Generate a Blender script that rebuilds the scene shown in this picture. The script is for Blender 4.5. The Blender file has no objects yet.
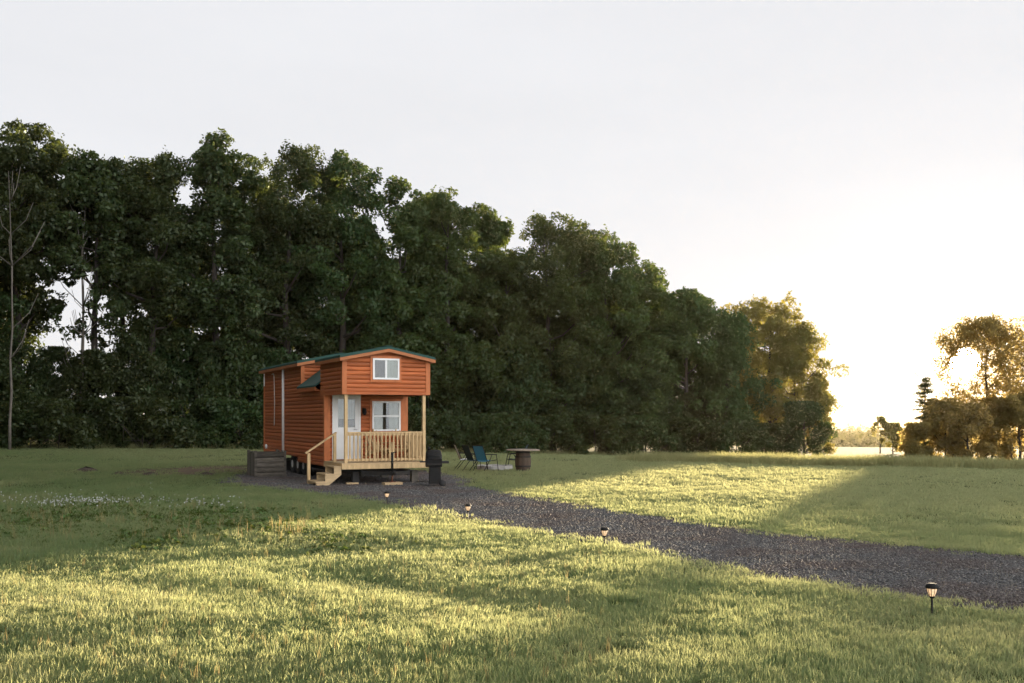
import bpy, bmesh, math, random
import numpy as np
from mathutils import Vector, Matrix

R = math.radians
scene = bpy.context.scene
COL = scene.collection
rng = np.random.default_rng(11)
random.seed(4)

# ------------------------------------------------------------------ camera
F = 1000.0; CX = 512.0; HY = 418.0; EYE = 1.97
def at(px, py=None, Z=None, z=0.0):
    """a point of the place: on height z seen at row py, or at distance Z"""
    if Z is None:
        Z = (EYE - z) * F / (py - HY)
    return Vector(((px - CX) * Z / F, Z, z))
cam_d = bpy.data.cameras.new('camera'); cam = bpy.data.objects.new('camera', cam_d); COL.objects.link(cam)
cam.location = (0, 0, EYE); cam.rotation_euler = (R(90), 0, 0)
cam_d.sensor_width = 36; cam_d.lens = 36 * F / 1024
cam_d.shift_y = (HY - 341.5) / 1024
cam_d.clip_start = .05; cam_d.clip_end = 9000
scene.camera = cam

# ------------------------------------------------------------------ light
HAZE = .00006
SUN_AZ = math.atan2(.453, 1.0); SUN_EL = R(2.9)
sd = Vector((math.sin(SUN_AZ) * math.cos(SUN_EL), math.cos(SUN_AZ) * math.cos(SUN_EL), math.sin(SUN_EL)))
sl = bpy.data.lights.new('sun', 'SUN'); sl.energy = 5.0; sl.angle = R(.6); sl.color = (1, .80, .53)
so = bpy.data.objects.new('sun', sl); COL.objects.link(so); so.location = (0, 0, 60)
so.rotation_euler = (-sd).to_track_quat('-Z', 'Y').to_euler()

w = bpy.data.worlds.new('World'); scene.world = w; w.use_nodes = True
nt = w.node_tree; nt.nodes.clear(); N = nt.nodes.new; L = nt.links.new
out = N('ShaderNodeOutputWorld')
sky = N('ShaderNodeTexSky'); sky.sky_type = 'NISHITA'; sky.sun_disc = False
sky.sun_elevation = SUN_EL; sky.sun_rotation = SUN_AZ; sky.altitude = 100; sky.air_density = 1.0; sky.dust_density = .6
hs = N('ShaderNodeHueSaturation'); hs.inputs['Saturation'].default_value = .45; hs.inputs['Value'].default_value = .08
L(sky.outputs[0], hs.inputs['Color'])
bg = N('ShaderNodeBackground'); bg.inputs[1].default_value = .05; L(hs.outputs[0], bg.inputs[0])
# a high thin veil of cloud over the whole sky
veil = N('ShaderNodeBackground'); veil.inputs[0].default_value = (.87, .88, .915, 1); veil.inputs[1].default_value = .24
# the sun's own disc and the bright air right round it
tc = N('ShaderNodeTexCoord'); dot = N('ShaderNodeVectorMath'); dot.operation = 'DOT_PRODUCT'
L(tc.outputs['Generated'], dot.inputs[0]); dot.inputs[1].default_value = sd
ac = N('ShaderNodeMath'); ac.operation = 'ARCCOSINE'; L(dot.outputs['Value'], ac.inputs[0])
disc = N('ShaderNodeMath'); disc.operation = 'LESS_THAN'; disc.inputs[1].default_value = R(.75); L(ac.outputs[0], disc.inputs[0])
dm = N('ShaderNodeMath'); dm.operation = 'MULTIPLY'; dm.inputs[1].default_value = 60; L(disc.outputs[0], dm.inputs[0])
g1 = N('ShaderNodeMath'); g1.operation = 'MULTIPLY'; g1.inputs[1].default_value = -1 / R(1.6); L(ac.outputs[0], g1.inputs[0])
g2 = N('ShaderNodeMath'); g2.operation = 'EXPONENT'; L(g1.outputs[0], g2.inputs[0])
g3 = N('ShaderNodeMath'); g3.operation = 'MULTIPLY_ADD'; g3.inputs[1].default_value = 1.0; L(g2.outputs[0], g3.inputs[0]); L(dm.outputs[0], g3.inputs[2])
aur = N('ShaderNodeBackground'); aur.inputs[0].default_value = (1, .86, .64, 1); L(g3.outputs[0], aur.inputs[1])
a1 = N('ShaderNodeAddShader'); a2 = N('ShaderNodeAddShader')
# veil dimmer overhead, plus a glow added behind the camera to light the house
def wm(op, a, b=None, c=None):
    m_ = N('ShaderNodeMath'); m_.operation = op
    for i, v_ in enumerate((a, b, c)):
        if v_ is None: continue
        if hasattr(v_, 'node'): L(v_, m_.inputs[i])
        else: m_.inputs[i].default_value = v_
    return m_.outputs[0]
sepd = N('ShaderNodeSeparateXYZ'); L(tc.outputs['Generated'], sepd.inputs[0])
mr = N('ShaderNodeMapRange'); mr.interpolation_type = 'SMOOTHSTEP'; L(sepd.outputs[2], mr.inputs[0])
for i_, v_ in ((1, .42), (2, .85), (3, 1.0), (4, .5)): mr.inputs[i_].default_value = v_
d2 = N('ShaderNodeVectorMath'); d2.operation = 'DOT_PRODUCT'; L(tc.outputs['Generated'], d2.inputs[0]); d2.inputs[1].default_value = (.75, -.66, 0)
facade_fill = wm('MULTIPLY_ADD', wm('POWER', wm('MAXIMUM', d2.outputs['Value'], 0), 1.5), 3.4, 1.0)
cn = N('ShaderNodeTexNoise'); cn.inputs['Scale'].default_value = 1.6; cn.inputs['Detail'].default_value = 5; cn.inputs['Roughness'].default_value = .55
cm = N('ShaderNodeMapping'); cm.inputs['Scale'].default_value = (1, 1, 5); L(tc.outputs['Generated'], cm.inputs[0]); L(cm.outputs[0], cn.inputs['Vector'])
L(wm('MULTIPLY', wm('MULTIPLY', wm('MULTIPLY', facade_fill, mr.outputs[0]), wm('MULTIPLY_ADD', cn.outputs['Fac'], .16, .92)), .233), veil.inputs[1])
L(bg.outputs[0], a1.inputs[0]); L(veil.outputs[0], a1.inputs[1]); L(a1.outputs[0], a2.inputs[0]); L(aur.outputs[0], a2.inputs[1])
L(a2.outputs[0], out.inputs[0])

vs = scene.view_settings; vs.view_transform = 'Standard'; vs.look = 'None'; vs.gamma = 1; vs.exposure = 2.0
cy = scene.cycles
scene.render.engine = 'CYCLES'
cy.use_denoising = True
cy.max_bounces = 6; cy.diffuse_bounces = 3; cy.glossy_bounces = 2; cy.transmission_bounces = 4; cy.transparent_max_bounces = 8; cy.volume_bounces = 0
cy.caustics_reflective = False; cy.caustics_refractive = False
cy.sample_clamp_indirect = 6

# ------------------------------------------------------------------ materials
def new_mat(name):
    m = bpy.data.materials.new(name); m.use_nodes = True
    nt = m.node_tree
    return m, nt, nt.nodes['Principled BSDF'], nt.nodes['Material Output']

def ramp(nt, fac, stops):
    r = nt.nodes.new('ShaderNodeValToRGB')
    el = r.color_ramp.elements
    while len(el) < len(stops): el.new(.5)
    for e, (p, c) in zip(el, stops):
        e.position = p; e.color = (*c, 1)
    nt.links.new(fac, r.inputs[0])
    return r.outputs[0]

def noise(nt, scale, detail=4, rough=.55, coord='Object', stretch=None):
    n = nt.nodes.new('ShaderNodeTexNoise'); n.inputs['Scale'].default_value = scale
    n.inputs['Detail'].default_value = detail; n.inputs['Roughness'].default_value = rough
    if coord == 'World':
        g = nt.nodes.new('ShaderNodeNewGeometry'); src = g.outputs['Position']
    else:
        t = nt.nodes.new('ShaderNodeTexCoord'); src = t.outputs[coord]
    if stretch:
        mp = nt.nodes.new('ShaderNodeMapping'); mp.inputs['Scale'].default_value = stretch
        nt.links.new(src, mp.inputs[0]); src = mp.outputs[0]
    nt.links.new(src, n.inputs['Vector'])
    return n.outputs['Fac']

def mixc(nt, fac, a, b, blend='MIX'):
    m = nt.nodes.new('ShaderNodeMix'); m.data_type = 'RGBA'; m.blend_type = blend
    for s, v in ((m.inputs[0], fac), (m.inputs[6], a), (m.inputs[7], b)):
        if hasattr(v, 'node'): nt.links.new(v, s)
        elif isinstance(v, (int, float)): s.default_value = v
        else: s.default_value = (*v, 1)
    return m.outputs[2]

def mathn(nt, op, a, b=None, c=None):
    m = nt.nodes.new('ShaderNodeMath'); m.operation = op
    for i, v in enumerate((a, b, c)):
        if v is None: continue
        if hasattr(v, 'node'): nt.links.new(v, m.inputs[i])
        else: m.inputs[i].default_value = v
    return m.outputs[0]

def bump(nt, bs, h, strength=.4, dist=.02):
    b = nt.nodes.new('ShaderNodeBump'); b.inputs['Strength'].default_value = strength; b.inputs['Distance'].default_value = dist
    nt.links.new(h, b.inputs['Height']); nt.links.new(b.outputs[0], bs.inputs['Normal'])

def plain(name, color, rough=.6, metal=0, var=.25, scale=6, bmp=.15):
    m, nt, bs, o = new_mat(name)
    f = noise(nt, scale)
    c = ramp(nt, f, [(.25, tuple(x * (1 - var) for x in color)), (.75, tuple(min(1, x * (1 + var)) for x in color))])
    nt.links.new(c, bs.inputs['Base Color'])
    bs.inputs['Roughness'].default_value = rough; bs.inputs['Metallic'].default_value = metal
    if bmp: bump(nt, bs, noise(nt, scale * 8), bmp, .005)
    return m

def wood(name, color, var=.35, stretch=(1.2, 14, 14), rough=.65, island=.3, spec=.3):
    m, nt, bs, o = new_mat(name)
    f = noise(nt, 2.2, 6, .6, 'Object', stretch)
    c = ramp(nt, f, [(.25, tuple(x * (1 - var) for x in color)), (.7, tuple(min(1, x * (1 + var)) for x in color))])
    g = nt.nodes.new('ShaderNodeNewGeometry')
    k = mathn(nt, 'MULTIPLY_ADD', g.outputs['Random Per Island'], island, 1 - island / 2)
    hsv = nt.nodes.new('ShaderNodeHueSaturation'); nt.links.new(c, hsv.inputs['Color']); nt.links.new(k, hsv.inputs['Value'])
    n2 = noise(nt, 1.3, 3)
    c2 = mixc(nt, mathn(nt, 'MULTIPLY', n2, .35), hsv.outputs[0], tuple(x * .6 for x in color))
    nt.links.new(c2, bs.inputs['Base Color'])
    bs.inputs['Roughness'].default_value = rough; bs.inputs['Specular IOR Level'].default_value = spec
    bump(nt, bs, f, .35, .006)
    return m

def leaf_mat(name, dark, light, trans, tfac=.4, nscale=.5, shift=None):
    m, nt, bs, o = new_mat(name)
    nt.nodes.remove(bs)
    g = nt.nodes.new('ShaderNodeNewGeometry')
    f = mathn(nt, 'MULTIPLY_ADD', g.outputs['Random Per Island'], .55, mathn(nt, 'MULTIPLY', noise(nt, nscale, 3, .5, 'World'), .5))
    c = ramp(nt, f, [(.2, tuple(x * .8 for x in dark)), (.8, tuple(x * .8 for x in light))])
    oi = nt.nodes.new('ShaderNodeObjectInfo'); hv = nt.nodes.new('ShaderNodeHueSaturation'); nt.links.new(c, hv.inputs['Color'])
    nt.links.new(mathn(nt, 'MULTIPLY_ADD', oi.outputs['Random'], .075, .46), hv.inputs['Hue']); nt.links.new(mathn(nt, 'MULTIPLY_ADD', oi.outputs['Random'], .5, .75), hv.inputs['Value'])
    c = hv.outputs[0]
    d = nt.nodes.new('ShaderNodeBsdfDiffuse'); nt.links.new(c, d.inputs[0])
    t = nt.nodes.new('ShaderNodeBsdfTranslucent'); nt.links.new(mixc(nt, .5, c, trans), t.inputs[0])
    gl = nt.nodes.new('ShaderNodeBsdfGlossy'); gl.inputs['Roughness'].default_value = .45; gl.inputs[0].default_value = (.8, .9, .7, 1)
    mx = nt.nodes.new('ShaderNodeMixShader'); mx.inputs[0].default_value = tfac
    nt.links.new(d.outputs[0], mx.inputs[1]); nt.links.new(t.outputs[0], mx.inputs[2])
    m2 = nt.nodes.new('ShaderNodeMixShader'); m2.inputs[0].default_value = .03
    nt.links.new(mx.outputs[0], m2.inputs[1]); nt.links.new(gl.outputs[0], m2.inputs[2])
    nt.links.new(m2.outputs[0], o.inputs[0])
    return m

M = {}
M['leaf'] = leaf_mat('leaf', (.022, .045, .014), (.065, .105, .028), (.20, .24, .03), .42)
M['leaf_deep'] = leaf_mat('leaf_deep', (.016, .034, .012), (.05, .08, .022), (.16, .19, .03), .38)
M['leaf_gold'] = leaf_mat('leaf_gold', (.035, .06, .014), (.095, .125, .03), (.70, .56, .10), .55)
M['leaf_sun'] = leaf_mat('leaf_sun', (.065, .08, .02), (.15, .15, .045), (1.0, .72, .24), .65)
M['needle'] = leaf_mat('needle', (.022, .035, .016), (.06, .08, .03), (.40, .36, .09), .45)
M['bark'] = plain('bark', (.04, .032, .025), .9, 0, .4, 3, .5)
M['pale_bark'] = plain('pale_bark', (.12, .105, .085), .9, 0, .3, 3, .4)
M['far_leaf'] = leaf_mat('far_leaf', (.04, .06, .018), (.08, .10, .03), (.22, .2, .05), .4, .02)
M['siding'] = wood('siding', (.41, .112, .034), .42, (.7, 10, 10), .6, .5)
M['trim'] = wood('trim', (.50, .155, .05), .25, (4, 4, 1.2), .55, .2)
M['fascia'] = wood('fascia', (.42, .15, .055), .25, (1.2, 1.2, 6), .6, .2)
M['pine'] = wood('pine', (.56, .39, .20), .32, (5, 5, 1.5), .7, .25)
M['deck'] = wood('deck', (.50, .36, .20), .25, (1.5, 9, 9), .75, .25)
M['old_wood'] = wood('old_wood', (.10, .088, .072), .6, (1.4, 9, 9), .95, .9)
M['barrel_wood'] = wood('barrel_wood', (.075, .05, .034), .4, (10, 10, 1.2), .7, .5)
M['top_wood'] = wood('top_wood', (.25, .2, .155), .3, (1.5, 9, 9), .7, .3)
M['roof'] = plain('roof', (.008, .055, .042), .75, .0, .2, 3, .1)
M['white'] = plain('white', (.78, .78, .76), .45, 0, .05, 4, 0)
M['black'] = plain('black', (.010, .010, .010), .6, 0, .3, 10, .1)
for m_ in (M['black'],): m_.node_tree.nodes['Principled BSDF'].inputs['Specular IOR Level'].default_value = .2
M['dark_steel'] = plain('dark_steel', (.014, .013, .012), .7, .2, .4, 8, .2)
M['steel'] = plain('steel', (.55, .55, .55), .35, .9, .15, 8, .05)
M['rubber'] = plain('rubber', (.02, .02, .02), .85, 0, .3, 12, .2)
M['cable'] = plain('cable', (.55, .5, .45), .6, 0, .1, 4, 0)
M['soffit'] = plain('soffit', (.19, .075, .035), .7, 0, .2, 4, .1)
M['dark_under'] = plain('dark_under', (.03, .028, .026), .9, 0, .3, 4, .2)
M['curtain'] = plain('curtain', (.42, .40, .33), .9, 0, .12, 5, .3)
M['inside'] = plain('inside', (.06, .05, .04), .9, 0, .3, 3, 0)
M['blue_sling'] = plain('blue_sling', (.03, .19, .30), .75, 0, .15, 30, .3)
M['green_sling'] = plain('green_sling', (.012, .038, .035), .8, 0, .2, 30, .3)
M['pale_sling'] = plain('pale_sling', (.75, .76, .75), .75, 0, .12, 30, .3)
M['stone'] = plain('stone', (.42, .40, .37), .9, 0, .25, 5, .5)
M['soil'] = plain('soil', (.05, .036, .024), .95, 0, .4, 8, .6)
M['petal'] = leaf_mat('petal', (.7, .7, .66), (.85, .85, .8), (.8, .78, .7), .3)
M['weed'] = leaf_mat('weed', (.06, .11, .03), (.13, .19, .05), (.22, .26, .03), .35, .8)
M['straw'] = leaf_mat('straw', (.26, .2, .08), (.42, .33, .15), (.6, .45, .18), .5, 1.0)

m, nt, bs, o = new_mat('glass'); M['glass'] = m
bs.inputs['Base Color'].default_value = (.9, .95, .95, 1); bs.inputs['Roughness'].default_value = .03
bs.inputs['Transmission Weight'].default_value = .0; bs.inputs['IOR'].default_value = 1.5
tr = nt.nodes.new('ShaderNodeBsdfTransparent'); tr.inputs[0].default_value = (.86, .9, .9, 1)
gl = nt.nodes.new('ShaderNodeBsdfGlossy'); gl.inputs['Roughness'].default_value = .02
fr = nt.nodes.new('ShaderNodeFresnel'); fr.inputs[0].default_value = 1.45
k = mathn(nt, 'MULTIPLY_ADD', fr.outputs[0], .8, .02)
mx = nt.nodes.new('ShaderNodeMixShader'); nt.links.new(k, mx.inputs[0]); nt.links.new(tr.outputs[0], mx.inputs[1]); nt.links.new(gl.outputs[0], mx.inputs[2])
nt.links.new(mx.outputs[0], o.inputs[0])

m, nt, bs, o = new_mat('lamp_glow'); M['lamp_glow'] = m
bs.inputs['Base Color'].default_value = (.55, .42, .28, 1); bs.inputs['Roughness'].default_value = .3
bs.inputs['Emission Color'].default_value = (1, .62, .33, 1)
st = noise(nt, 60, 2); nt.links.new(mathn(nt, 'MULTIPLY_ADD', st, .5, -.05), bs.inputs['Emission Strength'])

# grass blades: hue and dryness drift over the field
def grass_mat(name, a, b, dry, trans, tfac=.55):
    m, nt, bs, o = new_mat(name); nt.nodes.remove(bs)
    g = nt.nodes.new('ShaderNodeNewGeometry')
    oi = nt.nodes.new('ShaderNodeObjectInfo')
    big = noise(nt, .35, 3, .55, 'World'); small = noise(nt, 2.2, 3, .6, 'World')
    c = mixc(nt, g.outputs['Random Per Island'], a, b)
    fd = mathn(nt, 'MULTIPLY', ramp(nt, big, [(.42, (0, 0, 0)), (.68, (1, 1, 1))]), .27)
    fd = mathn(nt, 'ADD', fd, mathn(nt, 'MULTIPLY', ramp(nt, small, [(.5, (0, 0, 0)), (.75, (1, 1, 1))]), .22))
    fd = mathn(nt, 'MULTIPLY', fd, mathn(nt, 'MULTIPLY_ADD', oi.outputs['Random'], .8, .4))
    # the field across the drive has sunlit paleness mixed into its blade colour
    sp_ = nt.nodes.new('ShaderNodeSeparateXYZ'); nt.links.new(g.outputs['Position'], sp_.inputs[0])
    mr_ = nt.nodes.new('ShaderNodeMapRange'); mr_.inputs[1].default_value = 23; mr_.inputs[2].default_value = 33; mr_.inputs[4].default_value = .3
    nt.links.new(mathn(nt, 'MULTIPLY_ADD', sp_.outputs[0], 1.05, sp_.outputs[1]), mr_.inputs[0])
    fd = mathn(nt, 'MAXIMUM', fd, mathn(nt, 'MULTIPLY', mr_.outputs[0], mathn(nt, 'MULTIPLY_ADD', g.outputs['Random Per Island'], 1.0, .45)))
    fd = mathn(nt, 'MINIMUM', fd, 1.0)
    c = mixc(nt, fd, c, dry)
    d = nt.nodes.new('ShaderNodeBsdfDiffuse'); nt.links.new(c, d.inputs[0])
    t = nt.nodes.new('ShaderNodeBsdfTranslucent'); nt.links.new(mixc(nt, .5, c, trans), t.inputs[0])
    mx = nt.nodes.new('ShaderNodeMixShader'); mx.inputs[0].default_value = tfac
    nt.links.new(d.outputs[0], mx.inputs[1]); nt.links.new(t.outputs[0], mx.inputs[2])
    gl = nt.nodes.new('ShaderNodeBsdfGlossy'); gl.inputs['Roughness'].default_value = .5
    m2 = nt.nodes.new('ShaderNodeMixShader'); m2.inputs[0].default_value = .03
    nt.links.new(mx.outputs[0], m2.inputs[1]); nt.links.new(gl.outputs[0], m2.inputs[2])
    nt.links.new(m2.outputs[0], o.inputs[0])
    return m
M['grass'] = grass_mat('grass', (.036, .12, .028), (.09, .195, .045), (.46, .40, .22), (.80, .75, .39), .62)
M['tall_grass'] = grass_mat('tall_grass', (.07, .13, .035), (.16, .2, .06), (.42, .36, .18), (.64, .58, .26), .6)

# ------------------------------------------------------------------ mesh helpers
class MB:
    def __init__(s): s.v = []; s.f = []; s.smooth = []
    def add(s, vs, fs, smooth=False):
        b = len(s.v); s.v += [tuple(v) for v in vs]
        for f in fs: s.f.append(tuple(i + b for i in f)); s.smooth.append(smooth)
        return s
    def box(s, a, b):
        (x0, y0, z0), (x1, y1, z1) = a, b
        x0, x1 = sorted((x0, x1)); y0, y1 = sorted((y0, y1)); z0, z1 = sorted((z0, z1))
        return s.add([(x0,y0,z0),(x1,y0,z0),(x1,y1,z0),(x0,y1,z0),(x0,y0,z1),(x1,y0,z1),(x1,y1,z1),(x0,y1,z1)],
                     [(3,2,1,0),(4,5,6,7),(0,1,5,4),(1,2,6,5),(2,3,7,6),(3,0,4,7)])
    def bar(s, p, q, w, h, up=(0, 0, 1)):
        """a rectangular bar from p to q, w across, h along up"""
        p = Vector(p); q = Vector(q); d = (q - p).normalized(); up = Vector(up)
        sx = d.cross(up).normalized() * w / 2; u = sx.cross(d).normalized() * h / 2
        vs = [p - sx - u, p + sx - u, p + sx + u, p - sx + u, q - sx - u, q + sx - u, q + sx + u, q - sx + u]
        return s.add(vs, [(0,1,2,3),(7,6,5,4),(0,4,5,1),(1,5,6,2),(2,6,7,3),(3,7,4,0)])
    def tube(s, pts, rads, n=8, caps=True):
        pts = [Vector(p) for p in pts]
        if not hasattr(rads, '__len__'): rads = [rads] * len(pts)
        vs = []; fs = []; ref = None
        for i, p in enumerate(pts):
            d = (pts[min(i + 1, len(pts) - 1)] - pts[max(i - 1, 0)]).normalized()
            if ref is None: ref = Vector((1, 0, 0)) if abs(d.x) < .8 else Vector((0, 1, 0))
            a = (ref - d * ref.dot(d)).normalized(); ref = a; b = d.cross(a)
            for k in range(n):
                t = 2 * math.pi * k / n
                vs.append(p + (a * math.cos(t) + b * math.sin(t)) * rads[i])
        for i in range(len(pts) - 1):
            for k in range(n):
                fs.append((i*n+k, i*n+(k+1)%n, (i+1)*n+(k+1)%n, (i+1)*n+k))
        if caps:
            fs.append(tuple(range(n - 1, -1, -1))); fs.append(tuple((len(pts)-1)*n + k for k in range(n)))
        return s.add(vs, fs, True)
    def lathe(s, prof, c=(0, 0, 0), n=20, axis='z'):
        vs = []; fs = []
        for (r, z) in prof:
            for k in range(n):
                t = 2 * math.pi * k / n; x, y = r * math.cos(t), r * math.sin(t)
                v = (x, y, z) if axis == 'z' else ((z, x, y) if axis == 'x' else (x, z, y))
                vs.append((c[0] + v[0], c[1] + v[1], c[2] + v[2]))
        for i in range(len(prof) - 1):
            for k in range(n):
                fs.append((i*n+k, i*n+(k+1)%n, (i+1)*n+(k+1)%n, (i+1)*n+k))
        return s.add(vs, fs, True)
    def slab(s, poly, off):
        """a polygon in space thickened by the vector off"""
        n = len(poly); off = Vector(off); a = [Vector(p) for p in poly]
        return s.add(a + [p + off for p in a], [tuple(range(n - 1, -1, -1)), tuple(range(n, 2 * n))] + [(i, (i+1) % n, n + (i+1) % n, n + i) for i in range(n)])
    def build(s, name, mat, parent=None):
        me = bpy.data.meshes.new(name); me.from_pydata(s.v, [], s.f); me.update()
        me.polygons.foreach_set('use_smooth', s.smooth)
        bm = bmesh.new(); bm.from_mesh(me); bmesh.ops.recalc_face_normals(bm, faces=bm.faces); bm.to_mesh(me); bm.free()
        me.materials.append(mat)
        o = bpy.data.objects.new(name, me); COL.objects.link(o)
        if parent: o.parent = parent
        return o

def mesh_np(name, V, Fq, mat, smooth=False):
    """mesh from arrays: V (n,3), Fq (m,k) faces of one size"""
    me = bpy.data.meshes.new(name); n = len(V); m_, k = Fq.shape
    me.vertices.add(n); me.vertices.foreach_set('co', V.astype(np.float32).ravel())
    me.loops.add(m_ * k); me.loops.foreach_set('vertex_index', Fq.astype(np.int32).ravel())
    me.polygons.add(m_); me.polygons.foreach_set('loop_start', np.arange(0, m_ * k, k, dtype=np.int32))
    me.update(calc_edges=True)
    if smooth: me.polygons.foreach_set('use_smooth', np.ones(m_, bool))
    me.materials.append(mat)
    return me

def link(name, me, parent=None):
    o = bpy.data.objects.new(name, me); COL.objects.link(o)
    if parent: o.parent = parent
    return o

def empty(name, loc, rz=0):
    o = bpy.data.objects.new(name, None); COL.objects.link(o); o.location = loc; o.rotation_euler = (0, 0, rz); o.empty_display_size = .2
    return o

def tag(o, label=None, cat=None, group=None, kind=None):
    for k, v in (('label', label), ('category', cat), ('group', group), ('kind', kind)):
        if v: o[k] = v
    return o

def copy_tree(o, parent=None):
    c = o.copy(); COL.objects.link(c)
    if parent: c.parent = parent
    for ch in list(o.children): copy_tree(ch, c)
    return c

# ------------------------------------------------------------------ terrain
NEAR = [(16.5, -4.5), (9.0, 5.0), (5.04, 9.85), (4.45, 10.6), (2.68, 12.9), (1.42, 15.4), (.47, 16.9), (-.86, 19.5), (-2.9, 23.0), (-4.6, 25.6), (-6.9, 27.9), (-8.6, 30.0), (-9.2, 32.2), (-9.3, 35.5), (-8.8, 40.5)]
FAR = [(18.5, 1.5), (11.0, 9.5), (7.2, 14.07), (5.9, 15.3), (4.25, 17.1), (2.57, 20.1), (1.4, 22.5), (.44, 24.6), (-.88, 27.4), (-1.5, 29.2), (-1.3, 31.5), (-2.5, 35.0), (-4.5, 39.5), (-7.0, 42)]
DRIVE = np.array(NEAR + FAR[::-1])
def inside(P, poly):
    x, y = P[:, 0], P[:, 1]; c = np.zeros(len(P), bool); n = len(poly)
    for i in range(n):
        x0, y0 = poly[i]; x1, y1 = poly[(i + 1) % n]
        hit = ((y0 > y) != (y1 > y)) & (x < (x1 - x0) * (y - y0) / (y1 - y0 + 1e-12) + x0)
        c ^= hit
    return c
def edge_dist(P, poly):
    d = np.full(len(P), 1e9); n = len(poly)
    for i in range(n):
        a = np.array(poly[i]); b = np.array(poly[(i + 1) % n]); ab = b - a
        t = np.clip(((P - a) @ ab) / (ab @ ab), 0, 1)
        d = np.minimum(d, np.hypot(*(P - a - t[:, None] * ab).T))
    return d
def drive_sd(P):
    """signed distance to the gravel, below zero on it"""
    d = edge_dist(P, DRIVE); return np.where(inside(P, DRIVE), -d, d)
PH = rng.uniform(0, 6.28, 24); KX = rng.normal(0, 1, 24); KY = rng.normal(0, 1, 24)
def undul(X, Y):
    h = np.zeros_like(X)
    for i in range(24):
        wl = 2.2 + i * .32; k = 2 * math.pi / wl; nrm = math.hypot(KX[i], KY[i])
        h += np.sin(k * (KX[i] * X + KY[i] * Y) / nrm + PH[i]) * (.0045 * wl / 3)
    return h
def softplus(x, s): return np.logaddexp(0, x / s) * s
def base_h(X, Y):
    q = Y + .55 * X
    z = -.036 * softplus(q - 52, 4.0) + .018 * softplus(q - 112, 5.0) + .018 * softplus(q - 320, 20.0)
    far = np.hypot(X, Y)
    z = z - .05 * softplus(far - 300, 15.0) + .055 * softplus(far - 680, 40.)
    z = np.where(far > 1, z, z)
    return z
def terr(X, Y):
    X = np.asarray(X, float); Y = np.asarray(Y, float); sh = X.shape
    P = np.stack([X.ravel(), Y.ravel()], 1)
    z = base_h(P[:, 0], P[:, 1])
    r = np.hypot(P[:, 0], P[:, 1])
    near = r < 75
    u = np.zeros(len(P))
    if near.any():
        mk = np.clip((drive_sd(P[near]) - .3) / 2.5, 0, 1) * np.clip((75 - r[near]) / 25, 0, 1) * np.clip(1.0 - (P[near, 1] - 18) / 14, .35, 1)
        u[near] = undul(P[near, 0], P[near, 1]) * mk
    return (z + u).reshape(sh)
def gz(x, y): return float(terr(np.array([x]), np.array([y]))[0])

def graded(lo, hi, core_lo, core_hi, step, grow=1.13):
    c = list(np.arange(core_lo, core_hi + 1e-6, step)); s = step
    v = core_hi
    while v < hi: s *= grow; v = min(v + s, hi); c.append(v)
    s = step; v = core_lo; pre = []
    while v > lo: s *= grow; v = max(v - s, lo); pre.append(v)
    return np.array(pre[::-1] + c)
gx = graded(-1900, 1900, -18, 16, .3); gy = graded(-70, 3300, 2, 46, .3)
GX, GY = np.meshgrid(gx, gy)
V = np.stack([GX.ravel(), GY.ravel(), terr(GX, GY).ravel()], 1)
nx, ny = len(gx), len(gy)
ii, jj = np.meshgrid(np.arange(nx - 1), np.arange(ny - 1)); b = (jj * nx + ii).ravel()
Fq = np.stack([b, b + 1, b + nx + 1, b + nx], 1)
m, nt, bs, o = new_mat('ground'); M['ground'] = m
f1 = noise(nt, .35, 4, .6, 'World'); f2 = noise(nt, 9, 4, .65, 'World')
c = ramp(nt, f1, [(.35, (.05, .085, .022)), (.65, (.12, .12, .04))])
c = mixc(nt, mathn(nt, 'MULTIPLY', f2, .7), c, (.035, .045, .016))
# the pale mown field beyond the lawn
g = nt.nodes.new('ShaderNodeNewGeometry'); sx = nt.nodes.new('ShaderNodeSeparateXYZ'); nt.links.new(g.outputs['Position'], sx.inputs[0])
q = mathn(nt, 'MULTIPLY_ADD', sx.outputs[0], .55, sx.outputs[1])
qf = nt.nodes.new('ShaderNodeMapRange'); qf.inputs[1].default_value = 85; qf.inputs[2].default_value = 120; nt.links.new(q, qf.inputs[0])
c = mixc(nt, mathn(nt, 'MULTIPLY', qf.outputs[0], .8), c, (.15, .12, .055))
# bare earth left of the house
px_ = mathn(nt, 'DIVIDE', mathn(nt, 'ADD', sx.outputs[0], 11.8), 2.9); py_ = mathn(nt, 'DIVIDE', mathn(nt, 'ADD', sx.outputs[1], -37.5), 4.2)
rr = mathn(nt, 'SQRT', mathn(nt, 'ADD', mathn(nt, 'MULTIPLY', px_, px_), mathn(nt, 'MULTIPLY', py_, py_)))
rr = mathn(nt, 'ADD', rr, mathn(nt, 'MULTIPLY', noise(nt, 1.1, 4, .6, 'World'), .9))
ef = nt.nodes.new('ShaderNodeMapRange'); ef.inputs[1].default_value = 1.6; ef.inputs[2].default_value = 1.0; nt.links.new(rr, ef.inputs[0])
c = mixc(nt, ef.outputs[0], c, (.14, .105, .07))
nt.links.new(c, bs.inputs['Base Color']); bs.inputs['Roughness'].default_value = .95; bs.inputs['Specular IOR Level'].default_value = .1
bump(nt, bs, f2, .8, .05)
ground = link('ground', mesh_np('ground', V, Fq, M['ground'], True)); tag(ground, kind='structure')

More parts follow.
